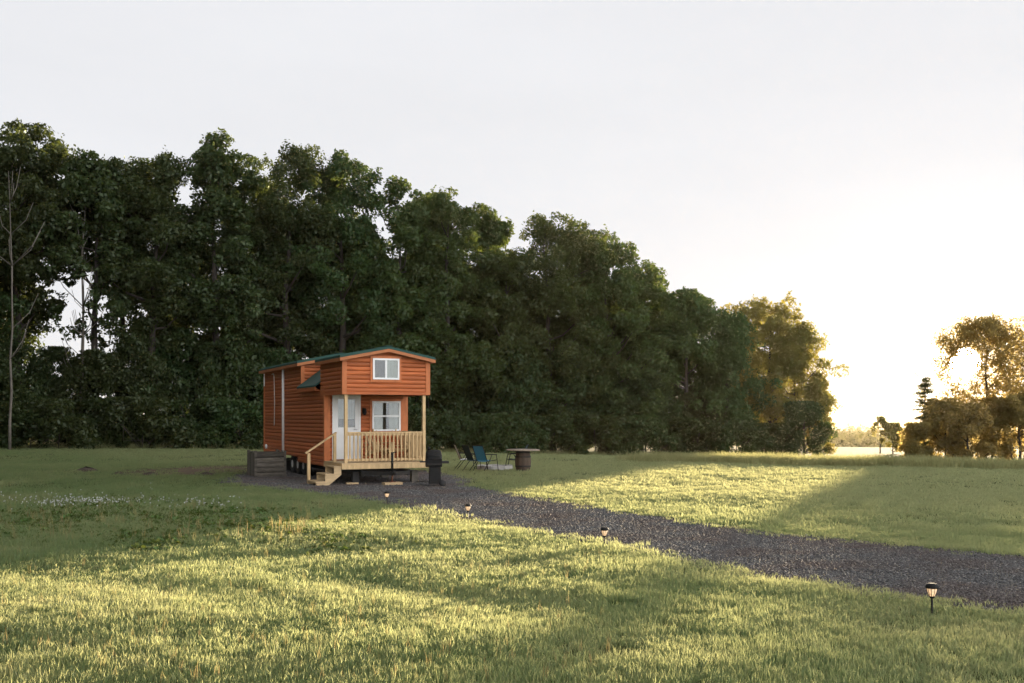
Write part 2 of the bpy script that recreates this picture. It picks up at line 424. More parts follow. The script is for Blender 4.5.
# the drive: ragged outline, gravel
def resample(pts, step, jit):
    pts = [np.array(p, float) for p in pts]; o = []
    for a, b in zip(pts, pts[1:] + pts[:1]):
        n = max(1, int(np.hypot(*(b - a)) / step))
        for i in range(n): o.append(a + (b - a) * i / n)
    o = np.array(o); k = np.cumsum(rng.normal(0, 1, (len(o), 2)), 0); k -= np.linspace(0, 1, len(o))[:, None] * k[-1]
    j = rng.normal(0, jit, o.shape)
    sm = sum(np.roll(rng.normal(0, jit * 2, o.shape), s, 0) for s in (0,)) 
    sm = (sm + np.roll(sm, 1, 0) + np.roll(sm, 2, 0) + np.roll(sm, 3, 0)) / 2
    return o + j + sm
outl = resample(NEAR + FAR[::-1], .28, .05)
bm = bmesh.new(); vv = [bm.verts.new((p[0], p[1], .022)) for p in outl]; face = bm.faces.new(vv)
bmesh.ops.triangulate(bm, faces=[face])
rim = [e for e in bm.edges if e.is_boundary]
ext = bmesh.ops.extrude_edge_only(bm, edges=rim)['geom']
for v_ in [g_ for g_ in ext if isinstance(g_, bmesh.types.BMVert)]: v_.co.z = -.06
bmesh.ops.recalc_face_normals(bm, faces=bm.faces)
me = bpy.data.meshes.new('driveway'); bm.to_mesh(me); bm.free()
m, nt, bs, o = new_mat('gravel_bed'); M['gravel_bed'] = m
f1 = noise(nt, .8, 4, .6, 'World'); vo = nt.nodes.new('ShaderNodeTexVoronoi'); vo.inputs['Scale'].default_value = 48
g = nt.nodes.new('ShaderNodeNewGeometry'); nt.links.new(g.outputs['Position'], vo.inputs['Vector'])
c = ramp(nt, vo.outputs['Color'], [(.2, (.018, .016, .017)), (.6, (.038, .033, .032)), (.95, (.11, .10, .095))])
c = mixc(nt, ramp(nt, f1, [(.42, (0, 0, 0)), (.66, (.7, .7, .7))]), c, (.06, .036, .026))
nt.links.new(c, bs.inputs['Base Color']); bs.inputs['Roughness'].default_value = .9
bump(nt, bs, vo.outputs['Distance'], .25, .006)
me.materials.append(m); drive = link('driveway', me); tag(drive, kind='structure')

# ------------------------------------------------------------------ scattering (ground cover only)
def proto_collection(name, objs):
    c = bpy.data.collections.new(name)
    for o in objs:
        for k in list(o.users_collection): k.objects.unlink(o)
        c.objects.link(o)
    return c
def scatter(name, P, rz, scl, idx, coll, tilt=None):
    me = bpy.data.meshes.new(name); n = len(P)
    me.vertices.add(n); me.vertices.foreach_set('co', P.astype(np.float32).ravel())
    rot = np.zeros((n, 3), np.float32); rot[:, 2] = rz
    if tilt is not None: rot[:, :2] = tilt
    a = me.attributes.new('rot', 'FLOAT_VECTOR', 'POINT'); a.data.foreach_set('vector', rot.ravel())
    a = me.attributes.new('scl', 'FLOAT_VECTOR', 'POINT'); a.data.foreach_set('vector', scl.astype(np.float32).ravel())
    a = me.attributes.new('idx', 'INT', 'POINT'); a.data.foreach_set('value', idx.astype(np.int32))
    o = link(name, me)
    ng = bpy.data.node_groups.new(name + '_nodes', 'GeometryNodeTree')
    ng.interface.new_socket('Geometry', in_out='INPUT', socket_type='NodeSocketGeometry')
    ng.interface.new_socket('Geometry', in_out='OUTPUT', socket_type='NodeSocketGeometry')
    n_ = ng.nodes.new; l_ = ng.links.new
    gi = n_('NodeGroupInput'); go = n_('NodeGroupOutput'); ip = n_('GeometryNodeInstanceOnPoints'); ci = n_('GeometryNodeCollectionInfo')
    ci.inputs['Collection'].default_value = coll; ci.inputs['Separate Children'].default_value = True; ci.inputs['Reset Children'].default_value = True
    def attr(nm, t):
        q = n_('GeometryNodeInputNamedAttribute'); q.data_type = t; q.inputs['Name'].default_value = nm
        return q.outputs['Attribute']
    l_(gi.outputs[0], ip.inputs['Points']); l_(ci.outputs[0], ip.inputs['Instance']); ip.inputs['Pick Instance'].default_value = True
    l_(attr('idx', 'INT'), ip.inputs['Instance Index']); l_(attr('rot', 'FLOAT_VECTOR'), ip.inputs['Rotation']); l_(attr('scl', 'FLOAT_VECTOR'), ip.inputs['Scale'])
    l_(ip.outputs[0], go.inputs[0])
    md = o.modifiers.new('scatter', 'NODES'); md.node_group = ng
    return o

def blades(n, rad, h0, h1, w, bend=.5, seed=0):
    r = np.random.default_rng(seed)
    ang = r.uniform(0, 6.283, n); rd = rad * np.sqrt(r.uniform(0, 1, n))
    bx = rd * np.cos(ang); by = rd * np.sin(ang)
    h = r.uniform(h0, h1, n); a = r.uniform(0, 6.283, n); be = r.uniform(.1, bend, n) * h
    ww = w * r.uniform(.7, 1.3, n)
    fa = r.uniform(0, 6.283, n); sx = np.cos(fa) * ww / 2; sy = np.sin(fa) * ww / 2
    dx = np.cos(a) * be; dy = np.sin(a) * be
    V = np.zeros((n, 6, 3))
    for k, (t, wf) in enumerate(((0, 1.0), (.55, .85))):
        px = bx + dx * t * t; py = by + dy * t * t; pz = h * t
        V[:, 2*k] = np.stack([px - sx * wf, py - sy * wf, pz], 1); V[:, 2*k+1] = np.stack([px + sx * wf, py + sy * wf, pz], 1)
    tx = bx + dx; ty = by + dy
    V[:, 4] = np.stack([tx - sx * .12, ty - sy * .12, h * .97], 1); V[:, 5] = np.stack([tx + sx * .12, ty + sy * .12, h * .97], 1)
    V[:, :2, 2] -= .02
    b = np.arange(n)[:, None] * 6
    Fq = np.concatenate([b + [0, 1, 3, 2], b + [2, 3, 5, 4]], 0)
    return V.reshape(-1, 3), Fq

gp = []
for i in range(6):
    V_, F_ = blades(46, .11, .028, .075, .0052, .45, 100 + i)
    gp.append(link('grass_tuft', mesh_np('grass_tuft', V_, F_, M['grass'])))
GRASS = proto_collection('grass_tufts', gp)
tp = []
for i in range(4):
    V_, F_ = blades(26, .22, .2, .5, .014, .5, 200 + i)
    tp.append(link('tall_tuft', mesh_np('tall_tuft', V_, F_, M['tall_grass'])))
TALL = proto_collection('tall_tufts', tp)

def in_view(n, z0, z1, m=7.0):
    Z = np.sqrt(rng.uniform(z0 * z0, z1 * z1, n)); hw = .52 * Z + m
    X = rng.uniform(-1, 1, n) * hw
    return np.stack([X, Z], 1)
HO = Vector((-4.87, 28.9, 0)); TH = R(25.4)
def to_house(P):
    d = P - np.array([HO.x, HO.y]); c, s = math.cos(TH), math.sin(TH)
    return d[:, 0] * c + d[:, 1] * s, -d[:, 0] * s + d[:, 1] * c
pts = []; scs = []
for z0, z1, dens, sxy, sz in ((4.0, 8, 170, .95, 1.0), (8, 12, 150, 1.0, 1.0), (12, 18, 95, 1.3, 1.0), (18, 28, 38, 1.8, 1.0), (28, 45, 17, 2.6, .95), (45, 75, 6, 4.2, .95), (75, 112, 2.2, 6.5, 1.1)):
    area = .52 * (z1 * z1 - z0 * z0) + 14 * (z1 - z0); n = int(area * dens)
    P = in_view(n, z0, z1); d_ = drive_sd(P)
    keep = d_ > rng.normal(-.06, .2, n)
    u, v = to_house(P); keep &= ~((u > -.1) & (u < 2.7) & (v > -.2) & (v < 11.2))
    e = np.hypot((P[:, 0] + 11.8) / 2.9, (P[:, 1] - 37.5) / 4.2)
    keep &= (e > 1.0) | (rng.uniform(0, 1, n) < .06 + .45 * e * e * e)
    P = P[keep]; k = len(P)
    hn = 1 + (.35 if z0 < 18 else .15) * np.sin(P[:, 0] * 1.7 + np.sin(P[:, 1] * 1.1) * 2) * np.sin(P[:, 1] * 1.3 + P[:, 0] * .5)
    s = rng.uniform(.75, 1.3, k)
    pts.append(np.stack([P[:, 0], P[:, 1], terr(P[:, 0], P[:, 1])], 1)); scs.append(np.stack([s * sxy, s * sxy, s * sz * hn], 1))
P = np.concatenate(pts); S = np.concatenate(scs); n = len(P)
o = scatter('grass', P, rng.uniform(0, 6.283, n), S, rng.integers(0, 6, n), GRASS, rng.normal(0, .12, (n, 2))); tag(o, 'lawn grass of uneven height catching the low sun', 'grass', kind='stuff')

# tall unmown strip before the trees on the right, and along the edge of the wood
n = 2600
t = rng.uniform(0, 1, n); a_ = np.array([6.0, 47.5]); b_ = np.array([30.0, 35.5])
P = a_ + (b_ - a_) * t[:, None] + rng.normal(0, 1, (n, 2)) * [.5, .9]
n2 = 2600
t2 = rng.uniform(0, 1, n2); P2 = np.array([-36, 63.5]) + np.array([66, 25.5]) * t2[:, None] + rng.normal(0, 1.0, (n2, 2))
P = np.concatenate([P, P2]); n = len(P); s = rng.uniform(.6, 1.2, n); s[2600:] *= 1.1
o = scatter('tall_grass', np.stack([P[:, 0], P[:, 1], terr(P[:, 0], P[:, 1])], 1), rng.uniform(0, 6.283, n), np.stack([s * 1.3, s * 1.3, s], 1), rng.integers(0, 4, n), TALL)
tag(o, 'tall unmown grass strip in front of the trees', 'tall grass', kind='stuff')

# gravel stones, laid in small patches
ico = bmesh.new(); bmesh.ops.create_icosphere(ico, subdivisions=1, radius=1)
IV = np.array([v_.co[:] for v_ in ico.verts]); IF = np.array([[v_.index for v_ in f_.verts] for f_ in ico.faces]); ico.free()
m, nt, bs, o = new_mat('gravel'); g = nt.nodes.new('ShaderNodeNewGeometry')
c = ramp(nt, g.outputs['Random Per Island'], [(0, (.026, .026, .027)), (.55, (.074, .073, .072)), (.85, (.115, .112, .108)), (.95, (.30, .28, .265))])
c = mixc(nt, ramp(nt, noise(nt, .7, 3, .6, 'World', (1, 1, 1)), [(.42, (0, 0, 0)), (.64, (.6, .6, .6))]), c, (.075, .045, .033))
nt.links.new(c, bs.inputs['Base Color']); bs.inputs['Roughness'].default_value = .75
sp = []
for i in range(5):
    r = np.random.default_rng(400 + i); k = 54
    rad = .16 * np.sqrt(r.uniform(0, 1, k)); a = r.uniform(0, 6.283, k); sz = r.gamma(5, .0018, k).clip(.004, .02)
    Vs = []
    for q_ in range(k):
        v_ = IV * r.uniform(.75, 1.25, (len(IV), 1)) * [sz[q_] * r.uniform(.8, 1.4), sz[q_], sz[q_] * r.uniform(.5, .8)]
        t_ = r.uniform(0, 6.283); v_ = v_ @ np.array([[math.cos(t_), -math.sin(t_), 0], [math.sin(t_), math.cos(t_), 0], [0, 0, 1]])
        Vs.append(v_ + [rad[q_] * math.cos(a[q_]), rad[q_] * math.sin(a[q_]), sz[q_] * .25])
    Fs = np.concatenate([IF + q_ * len(IV) for q_ in range(k)])
    sp.append(link('gravel_stone', mesh_np('gravel_stone', np.concatenate(Vs), Fs, m)))
STONES = proto_collection('gravel_stones', sp)
n = 70000
P = np.stack([rng.uniform(-11.5, 11, n), rng.uniform(6, 37, n)], 1)
d_ = drive_sd(P); prob = np.clip((15 / P[:, 1]) ** 1.3, .2, 1)
keep = (d_ < rng.normal(-.06, .10, n)) & (rng.uniform(0, 1, n) < prob) & (np.abs(P[:, 0]) < .53 * P[:, 1] + 2)
P = P[keep]; n = len(P); s = rng.uniform(.85, 1.15, n) * np.clip(P[:, 1] / 15, 1, 1.7)
o = scatter('gravel', np.stack([P[:, 0], P[:, 1], np.full(n, .022)], 1), rng.uniform(0, 6.283, n), np.stack([s, s, s], 1), rng.integers(0, 5, n), STONES)
tag(o, 'loose dark grey gravel stones on the drive', 'gravel', kind='stuff')

# clover in flower and low broad-leaved weeds on the left of the lawn
mb = MB(); mb.tube([(0, 0, 0), (.005, 0, .12)], .0025, 4)
V_ = []; 
fl = []
for i in range(3):
    r = np.random.default_rng(i); k = 26
    d = r.normal(0, 1, (k, 3)); d /= np.linalg.norm(d, axis=1)[:, None]; c_ = d * .017 + [.0, 0, .13]
    t_ = np.cross(d, [0, 0, 1.01]); t_ /= np.linalg.norm(t_, axis=1)[:, None]; b2 = np.cross(d, t_)
    V_ = np.stack([c_ - t_ * .009, c_ + b2 * .012, c_ + t_ * .009, c_ - b2 * .012], 1).reshape(-1, 3)
    F_ = np.arange(k * 4).reshape(k, 4)
    st_ = np.array([[-.002, 0, 0], [.002, 0, 0], [.002, 0, .13], [-.002, 0, .13]])
    V_ = np.concatenate([V_, st_]); F_ = np.concatenate([F_, [[k*4, k*4+1, k*4+2, k*4+3]]])
    fl.append(link('clover_flower', mesh_np('clover_flower', V_, F_, M['petal'])))
CLOVER = proto_collection('clover_flowers', fl)
n = 330
cl = rng.choice(4, n, p=[.6, .12, .2, .08]); cpx = np.array([80, 15, 200, 160])[cl] + rng.normal(0, 1, n) * np.array([32, 25, 24, 30])[cl]; cpy = np.array([503, 500, 506, 497])[cl] + rng.normal(0, 1, n) * np.array([2.6, 4.0, 2.6, 3.5])[cl]
Z = EYE * F / (cpy - HY); P = np.stack([(cpx - CX) * Z / F, Z], 1); s = rng.uniform(.45, .85, n)
o = scatter('clover_flowers', np.stack([P[:, 0], P[:, 1], terr(P[:, 0], P[:, 1])], 1), rng.uniform(0, 6.283, n), np.stack([s, s, s], 1), rng.integers(0, 3, n), CLOVER)
tag(o, 'drift of small white clover flowers in the shaded lawn', 'clover', kind='stuff')
wp = []
for i in range(4):
    r = np.random.default_rng(50 + i); k = 16
    a = r.uniform(0, 6.283, k); e = r.uniform(.15, 1.1, k); ln = r.uniform(.05, .11, k)
    d = np.stack([np.cos(a) * np.cos(e), np.sin(a) * np.cos(e), np.sin(e)], 1); sd_ = np.stack([-np.sin(a), np.cos(a), a * 0], 1)
    base = d * .01; mid = d * ln[:, None] * .6; tip = d * ln[:, None] * 1.05; tip[:, 2] -= ln * .2
    w_ = (ln * .22)[:, None]
    V_ = np.stack([base, mid + sd_ * w_, tip, mid - sd_ * w_], 1).reshape(-1, 3)
    wp.append(link('weed_rosette', mesh_np('weed_rosette', V_, np.arange(k * 4).reshape(k, 4), M['weed'])))
WEEDS = proto_collection('weed_rosettes', wp)
n = 2400
cc = rng.integers(0, 26, n); ccx = rng.uniform(-12, 330, 26); ccy = rng.uniform(503, 545, 26)
cpx = ccx[cc] + rng.normal(0, 30, n); cpy = ccy[cc] + rng.normal(0, 5, n)
Z = EYE * F / (cpy - HY); P = np.stack([(cpx - CX) * Z / F, Z], 1); P = P[drive_sd(P) > .3]; n = len(P); s = rng.uniform(.6, 1.5, n)
o = scatter('weeds', np.stack([P[:, 0], P[:, 1], terr(P[:, 0], P[:, 1])], 1), rng.uniform(0, 6.283, n), np.stack([s, s, s], 1), rng.integers(0, 4, n), WEEDS)
tag(o, 'low patches of broad-leaved weeds in the lawn', 'weeds', kind='stuff')
stp = []
for i in range(3):
    V_, F_ = blades(5, .05, .22, .36, .006, .25, 300 + i)
    stp.append(link('dry_stalk', mesh_np('dry_stalk', V_, F_, M['straw'])))
STALKS = proto_collection('dry_stalks', stp)
n = 420
cpx = np.concatenate([rng.uniform(-10, 330, 170), rng.uniform(-20, 620, 250)]); cpy = np.concatenate([rng.uniform(508, 545, 170), rng.uniform(545, 690, 250)])
Z = EYE * F / (cpy - HY); P = np.stack([(cpx - CX) * Z / F, Z], 1); P = P[drive_sd(P) > .4]; n = len(P); s = rng.uniform(.5, .9, n); s[170:] *= .6
o = scatter('dry_stalks', np.stack([P[:, 0], P[:, 1], terr(P[:, 0], P[:, 1])], 1), rng.uniform(0, 6.283, n), np.stack([s, s, s], 1), rng.integers(0, 3, n), STALKS)
tag(o, 'thin dry seed stalks standing out of the lawn', 'stalks', kind='stuff')
# ------------------------------------------------------------------ trees
def norm(a): return a / np.maximum(np.linalg.norm(a, axis=1), 1e-9)[:, None]
def leaves(r, C, D, size, up=.35, aspect=.55):
    n = len(C)
    nrm = norm(D * .5 + r.normal(0, .6, (n, 3)) + [0, 0, up])
    t = norm(np.cross(nrm, r.normal(0, 1, (n, 3)))); b = np.cross(nrm, t)
    l = (size * r.uniform(.6, 1.35, n))[:, None]
    tip = C + t * l * .55; tip[:, 2] -= l[:, 0] * .15
    V = np.stack([C - t * l * .5, C + b * l * aspect * .5 + t * l * .05, tip, C - b * l * aspect * .5 + t * l * .05], 1)
    return V.reshape(-1, 3), np.arange(n * 4).reshape(n, 4)

def clumps_round(r, H, hb, Rx, n, top=.42, low=.55):
    """clump centres through a broadleaf crown: fuller on the outside, an uneven outline"""
    t = r.uniform(0, 1, n) ** .75
    ph = r.uniform(0, 6.283, 3); az = r.uniform(0, 6.283, n)
    prof = np.where(t < top, low + (1 - low) * np.sin(t / top * math.pi / 2), np.cos(np.clip((t - top) / (1 - top), 0, 1) * math.pi / 2) ** .38)
    lob = 1 + .22 * np.sin(3 * az + ph[0] + 4 * t) + .16 * np.sin(2 * az + 9 * t + ph[1])
    rad = Rx * prof * lob * np.sqrt(r.uniform(.12, 1, n))
    return np.stack([rad * np.cos(az), rad * np.sin(az), hb + (H - hb) * t * .97], 1)

def crown_mesh(name, r, H, hb, Rx, nc, nl, size, mat, cr=(.55, 1.25), low=.55, gap=None, top=.42, fill=.2):
    # big rounded boughs first, leaf clumps over the outside of each
    nc = int(nc * 1.3); nl = nl * .85 * (1.5 if size > .27 and nl > 70 else 1.25); size = size * .87; nb = max(6, nc // 5); B = clumps_round(r, H - .06 * (H - hb), hb + .04 * (H - hb), Rx * .84, nb, top, low)
    br = r.uniform(.18, .36, nb) * Rx; bi = np.arange(nc) % nb
    bd = norm(r.normal(0, 1, (nc, 3)) + [0, 0, .45] + .5 * norm(B * [1, 1, 0] + 1e-6)[bi])
    C = B[bi] + bd * (br[bi] * r.uniform(.45, 1.1, nc))[:, None] * [1, 1, .95]
    nf = int(nc * fill); C[:nf] = clumps_round(r, H, hb, Rx, nf, top, low)
    C[:, 2] = np.maximum(C[:, 2], .3)
    cs = r.uniform(cr[0], cr[1], nc) * .8
    k = np.maximum((nl * cs ** 2 / np.mean(cs ** 2)).astype(int), 8)
    idx = np.repeat(np.arange(nc), k); n = len(idx)
    D = norm(r.normal(0, 1, (n, 3)) + [0, 0, .35])
    P = C[idx] + D * (cs[idx] * r.uniform(.35, 1.08, n) ** .7)[:, None] * [1, 1, .8]
    # loose sprays reaching out of the crown
    ns = int(nc * .45); si = r.integers(0, nc, ns)
    out_ = norm(C[si] - [0, 0, (H + hb) / 2] + r.normal(0, 1.2, (ns, 3)))
    ks = 14; s_ = np.repeat(np.arange(ns), ks); tt = r.uniform(.5, 1.35, ns * ks)
    P2 = C[si][s_] + out_[s_] * (tt * cs[si][s_])[:, None] + r.normal(0, .12, (ns * ks, 3))
    P = np.concatenate([P, P2]); D = np.concatenate([D, out_[s_]])
    P[:, 2] = np.maximum(P[:, 2], .15); kz = P[:, 2] < H * 1.015; P = P[kz]; D = D[kz]
    if gap is not None:
        kk = gap(P); P = P[kk]; D = D[kk]
    V, Fq = leaves(r, P, D, size)
    return mesh_np(name, V, Fq, mat), C

def trunk_mb(r, H, hb, C, rad, nlimb=16, frac=.8):
    mb = MB()
    n = 9; wob = np.cumsum(r.normal(0, .10, (n, 2)), 0) * (H / 18)
    zs = np.linspace(-.3, H * frac, n)
    pts = [Vector((wob[i][0], wob[i][1], zs[i])) for i in range(n)]; pts[0] = Vector((0, 0, -.3))
    rads = [rad * (1.35 if i == 0 else 1) * (1 - .85 * i / (n - 1)) for i in range(n)]
    mb.tube(pts, rads, 8)
    def trunk_at(z):
        i = min(max((z + .3) / (H * frac + .3) * (n - 1), 0), n - 1.001); a = int(i); return pts[a].lerp(pts[a + 1], i - a), rads[a]
    for ci in r.choice(len(C), min(nlimb, len(C)), replace=False):
        c = Vector(C[ci]); z = max(min(c.z - .35 * math.hypot(c.x, c.y) - .8, H * frac), hb * .55)
        p, rr = trunk_at(z); q = c.lerp(p, .12); mid = p.lerp(q, .5) + Vector((0, 0, -.25)) + Vector(r.normal(0, .2, 3))
        mb.tube([p, mid, q], [rr * .55, rr * .33, .025], 6, False)
    return mb

def tree(px, ytop, Z, half, r, label, group, mat='leaf', hb=.18, nc=170, nl=115, size=.27, name='leafy_tree', low=.6, bark='bark', cr=(.55, 1.25), gap=None, cat='tree', top=.42, nlimb=16, fill=.2):
    x = (px - CX) * Z / F; zb = gz(x, Z); zt = EYE + (HY - ytop) * Z / F; H = zt - zb; Rx = half * Z / F
    o = empty(name, (x, Z, zb), 0); tag(o, label, cat, group)
    g = (lambda P: gap(P + [x, Z, zb])) if gap else None
    me, C = crown_mesh('crown', r, H, H * hb, Rx, nc, nl, size, M[mat], cr, low, g, top, fill)
    link('crown', me, o)
    trunk_mb(r, H, H * hb, C, .016 * H + .04, nlimb).build('trunk', M[bark], o)
    return o

def lineZ(px, back=0):
    """distance of the wood's edge along a view line"""
    k = (px - CX) / F; ax, ay, bx, by = -28., 68., 29., 91.
    s = (by - ay) / (bx - ax)
    return (ay - s * ax) / (1 - s * k) + back

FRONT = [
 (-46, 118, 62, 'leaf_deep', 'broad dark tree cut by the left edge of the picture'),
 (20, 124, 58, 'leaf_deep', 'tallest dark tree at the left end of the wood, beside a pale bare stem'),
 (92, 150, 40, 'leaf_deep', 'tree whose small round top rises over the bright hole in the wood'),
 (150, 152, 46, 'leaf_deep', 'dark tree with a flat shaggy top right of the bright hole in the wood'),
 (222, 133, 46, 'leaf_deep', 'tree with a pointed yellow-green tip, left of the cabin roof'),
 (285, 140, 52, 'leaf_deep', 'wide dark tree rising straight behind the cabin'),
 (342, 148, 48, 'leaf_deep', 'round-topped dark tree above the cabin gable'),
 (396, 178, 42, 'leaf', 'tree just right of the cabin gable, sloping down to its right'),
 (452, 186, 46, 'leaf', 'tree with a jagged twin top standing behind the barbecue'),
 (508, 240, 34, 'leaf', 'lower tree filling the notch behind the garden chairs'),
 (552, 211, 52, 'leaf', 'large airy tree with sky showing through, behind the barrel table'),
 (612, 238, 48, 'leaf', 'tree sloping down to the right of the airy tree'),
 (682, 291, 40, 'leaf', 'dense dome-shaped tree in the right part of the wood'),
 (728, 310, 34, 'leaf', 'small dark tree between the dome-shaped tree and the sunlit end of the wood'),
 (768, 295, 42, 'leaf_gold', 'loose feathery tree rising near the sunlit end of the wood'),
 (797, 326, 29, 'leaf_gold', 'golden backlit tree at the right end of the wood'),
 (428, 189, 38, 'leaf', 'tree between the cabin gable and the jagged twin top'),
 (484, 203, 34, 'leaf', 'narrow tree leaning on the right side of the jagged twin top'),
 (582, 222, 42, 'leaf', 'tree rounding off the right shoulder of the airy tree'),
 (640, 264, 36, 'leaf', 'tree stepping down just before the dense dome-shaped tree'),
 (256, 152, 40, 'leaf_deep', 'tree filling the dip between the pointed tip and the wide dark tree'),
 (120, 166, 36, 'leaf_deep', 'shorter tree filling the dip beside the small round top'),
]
def wood_hole(P):
    """the ragged opening between the leftmost trees"""
    c = at(88, Z=72); dx = (P[:, 0] - c.x) / 1.9; dz = (P[:, 2] - (EYE + (HY - 302) * .072)) / 2.3
    return np.hypot(dx, dz) > 1 + .45 * np.sin(P[:, 0] * 3.1 + P[:, 2] * 2.3) * np.sin(P[:, 2] * 4.1 - P[:, 1] * 1.7)
for i, (px, yt, hw, mt, lb) in enumerate(FRONT):
    r = np.random.default_rng(900 + i)
    big = hw / 45
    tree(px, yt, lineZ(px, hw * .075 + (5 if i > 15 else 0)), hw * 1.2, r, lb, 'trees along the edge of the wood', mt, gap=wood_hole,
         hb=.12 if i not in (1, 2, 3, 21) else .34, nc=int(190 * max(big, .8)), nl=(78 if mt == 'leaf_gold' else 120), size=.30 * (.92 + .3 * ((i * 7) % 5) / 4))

# deeper in the wood: two crowns, copied
for j in range(2):
    pass
BACKS = [(-20, 205), (185, 235), (255, 215), (318, 215), (370, 240), (425, 255), (480, 260), (530, 285), (585, 290), (640, 315), (700, 345), (745, 355)]
src = []
for i, (px, yt) in enumerate(BACKS):
    Z = lineZ(px, 11 + 2.5 * (i % 3)); x = (px - CX) * Z / F; zb = gz(x, Z); H = EYE + (HY - yt) * Z / F - zb
    if i < 2:
        r = np.random.default_rng(700 + i)
        o = empty('leafy_tree', (x, Z, zb)); me, C = crown_mesh('crown', r, 18, 2.0, 4.6, 190, 105, .34, M['leaf_deep'], (.6, 1.4), .6)
        link('crown', me, o); trunk_mb(r, 18, 2.6, C, .3).build('trunk', M['bark'], o); src.append(o)
    else:
        o = copy_tree(src[i % 2])
    o.location = (x, Z, zb); o.rotation_euler.z = i * 1.9; o.scale = (1, 1, H / 18)
    tag(o, 'dark tree deep inside the wood, seen only between the crowns before it', 'tree', 'trees deep inside the wood')

# understorey: shrubs and saplings closing the foot of the wood
US = [(-30, 350, 46), (18, 345, 40), (60, 348, 36), (100, 352, 38), (140, 335, 40), (182, 330, 42), (228, 345, 42), (275, 350, 40), (330, 355, 40), (380, 350, 40), (428, 355, 40), (470, 350, 40), (512, 345, 38), (555, 352, 40), (600, 362, 38), (645, 372, 32), (695, 392, 28)]
usrc = []
for i, (px, yt, hw) in enumerate(US):
    Z = lineZ(px, 1.8 + (i % 3) * 1.3); x = (px - CX) * Z / F; zb = gz(x, Z); H = EYE + (HY - yt) * Z / F - zb
    if i < 3:
        r = np.random.default_rng(800 + i)
        o = empty('shrub', (0, 0, 0)); me, C = crown_mesh('foliage', r, 7, .2, 2.9, 130, 105, .27, M['leaf_deep'], (.5, 1.1), .95, None, .45)
        link('foliage', me, o); trunk_mb(r, 7, .8, C, .09, 12, .7).build('trunk', M['bark'], o); usrc.append(o)
    else:
        o = copy_tree(usrc[i % 3])
    o.location = (x, Z, zb); o.rotation_euler.z = i * 2.3; k = hw * Z / F / 2.9; o.scale = (k, k, H / 7)
    tag(o, 'tall dark shrub at the shady foot of the wood', 'shrub', 'shrubs at the foot of the wood')
# bramble-like bushes along the very foot
bsrc = []
for i in range(36):
    px = -40 + i * 23.5 + 6 * math.sin(i * 2.1); Z = lineZ(px, -1.6 + .9 * math.sin(i * 1.3)); x = (px - CX) * Z / F; zb = gz(x, Z)
    if i < 2:
        r = np.random.default_rng(850 + i)
        o = empty('bush', (0, 0, 0)); me, C = crown_mesh('foliage', r, 2.6, .05, 1.6, 60, 75, .2, M['leaf_deep'], (.35, .7), .98, None, .4)
        link('foliage', me, o); trunk_mb(r, 2.6, .2, C, .04, 8, .6).build('stem', M['bark'], o); bsrc.append(o)
    else: o = copy_tree(bsrc[i % 2])
    o.location = (x, Z, zb - .1); o.rotation_euler.z = i * 1.7; k = 1.12 + .25 * math.sin(i * 3.3); o.scale = (k * 1.15, k * 1.15, k)
    tag(o, 'low dark bush in the line of bushes along the grassy foot of the wood', 'bush', 'low bushes at the foot of the wood')
# unseen trees added left of the frame, mostly to shade the cabin's side wall
for i in range(12):
    Z = 58 - i * 6.6; x = -.53 * Z - 8.5 - 1.2 * (i % 2)
    if i > 8: Z = 62 + (i - 9) * 3; x = -40 - (i % 2) * 3
    zb = gz(x, Z); o = copy_tree(src[i % 2])
    o.location = (x, Z, zb); o.rotation_euler.z = i * 2.2; o.scale = (1.1, 1.1, 1.08 + .1 * math.sin(i * 2.7))
    tag(o, 'tall dark tree added out of view beyond the left edge of the wood', 'tree', 'added trees beyond the left edge')
tree(804, 402, lineZ(804, -3), 24, np.random.default_rng(61), 'rounded dark bush at the foot of the golden tree where the wood ends', 'bushes at the end of the wood', 'leaf_deep', hb=.04, nc=110, nl=110, size=.24, name='bush', low=.95, cr=(.45, .9), cat='bush', top=.35)
tree(819, 366, lineZ(819, 2), 13, np.random.default_rng(62), 'slender sunlit sapling on the outermost right edge of the wood', 'bushes at the end of the wood', 'leaf_gold', hb=.06, nc=70, nl=95, size=.26, name='sapling', low=.8, cr=(.4, .9))

# pale bare stems at the left
def bare(px, ytop, ybase, Z, r, label, rad=.13):
    x = (px - CX) * Z / F; zb = gz(x, Z); H = EYE + (HY - ytop) * Z / F - zb
    o = empty('bare_tree', (x, Z, zb)); tag(o, label, 'tree', 'pale bare trees in the wood')
    mb = MB(); n = 10; wob = np.cumsum(r.normal(0, .09, (n, 2)), 0); zs = np.linspace(-.2, H, n)
    pts = [Vector((wob[i][0], wob[i][1], zs[i])) for i in range(n)]
    mb.tube(pts, [rad * (1 - .88 * i / (n - 1)) for i in range(n)], 7); mb.build('trunk', M['pale_bark'], o)
    for k in range(14):
        i = r.integers(3, n - 1); p = pts[i]; a = r.uniform(0, 6.283); l = r.uniform(1.2, 3.4)
        q = p + Vector((math.cos(a) * l * .6, math.sin(a) * l * .6, l * .85)); md = p.lerp(q, .5) + Vector((math.cos(a) * .25, math.sin(a) * .25, -.1))
        b_ = MB(); b_.tube([p, md, q], [rad * .3, rad * .2, .015], 5); b_.build('branch', M['pale_bark'], o)
bare(12, 172, 440, lineZ(12, -4.2), np.random.default_rng(5), 'tall pale bare tree at the far left before the dark wood', .095)
bare(80, 190, 440, lineZ(80, 1.5), np.random.default_rng(6), 'pale leafless stem standing in the bright hole of the wood', .13)
bare(88, 240, 440, lineZ(88, 3.0), np.random.default_rng(8), 'thinner pale stem leaning beside the bare one in the bright hole', .09)

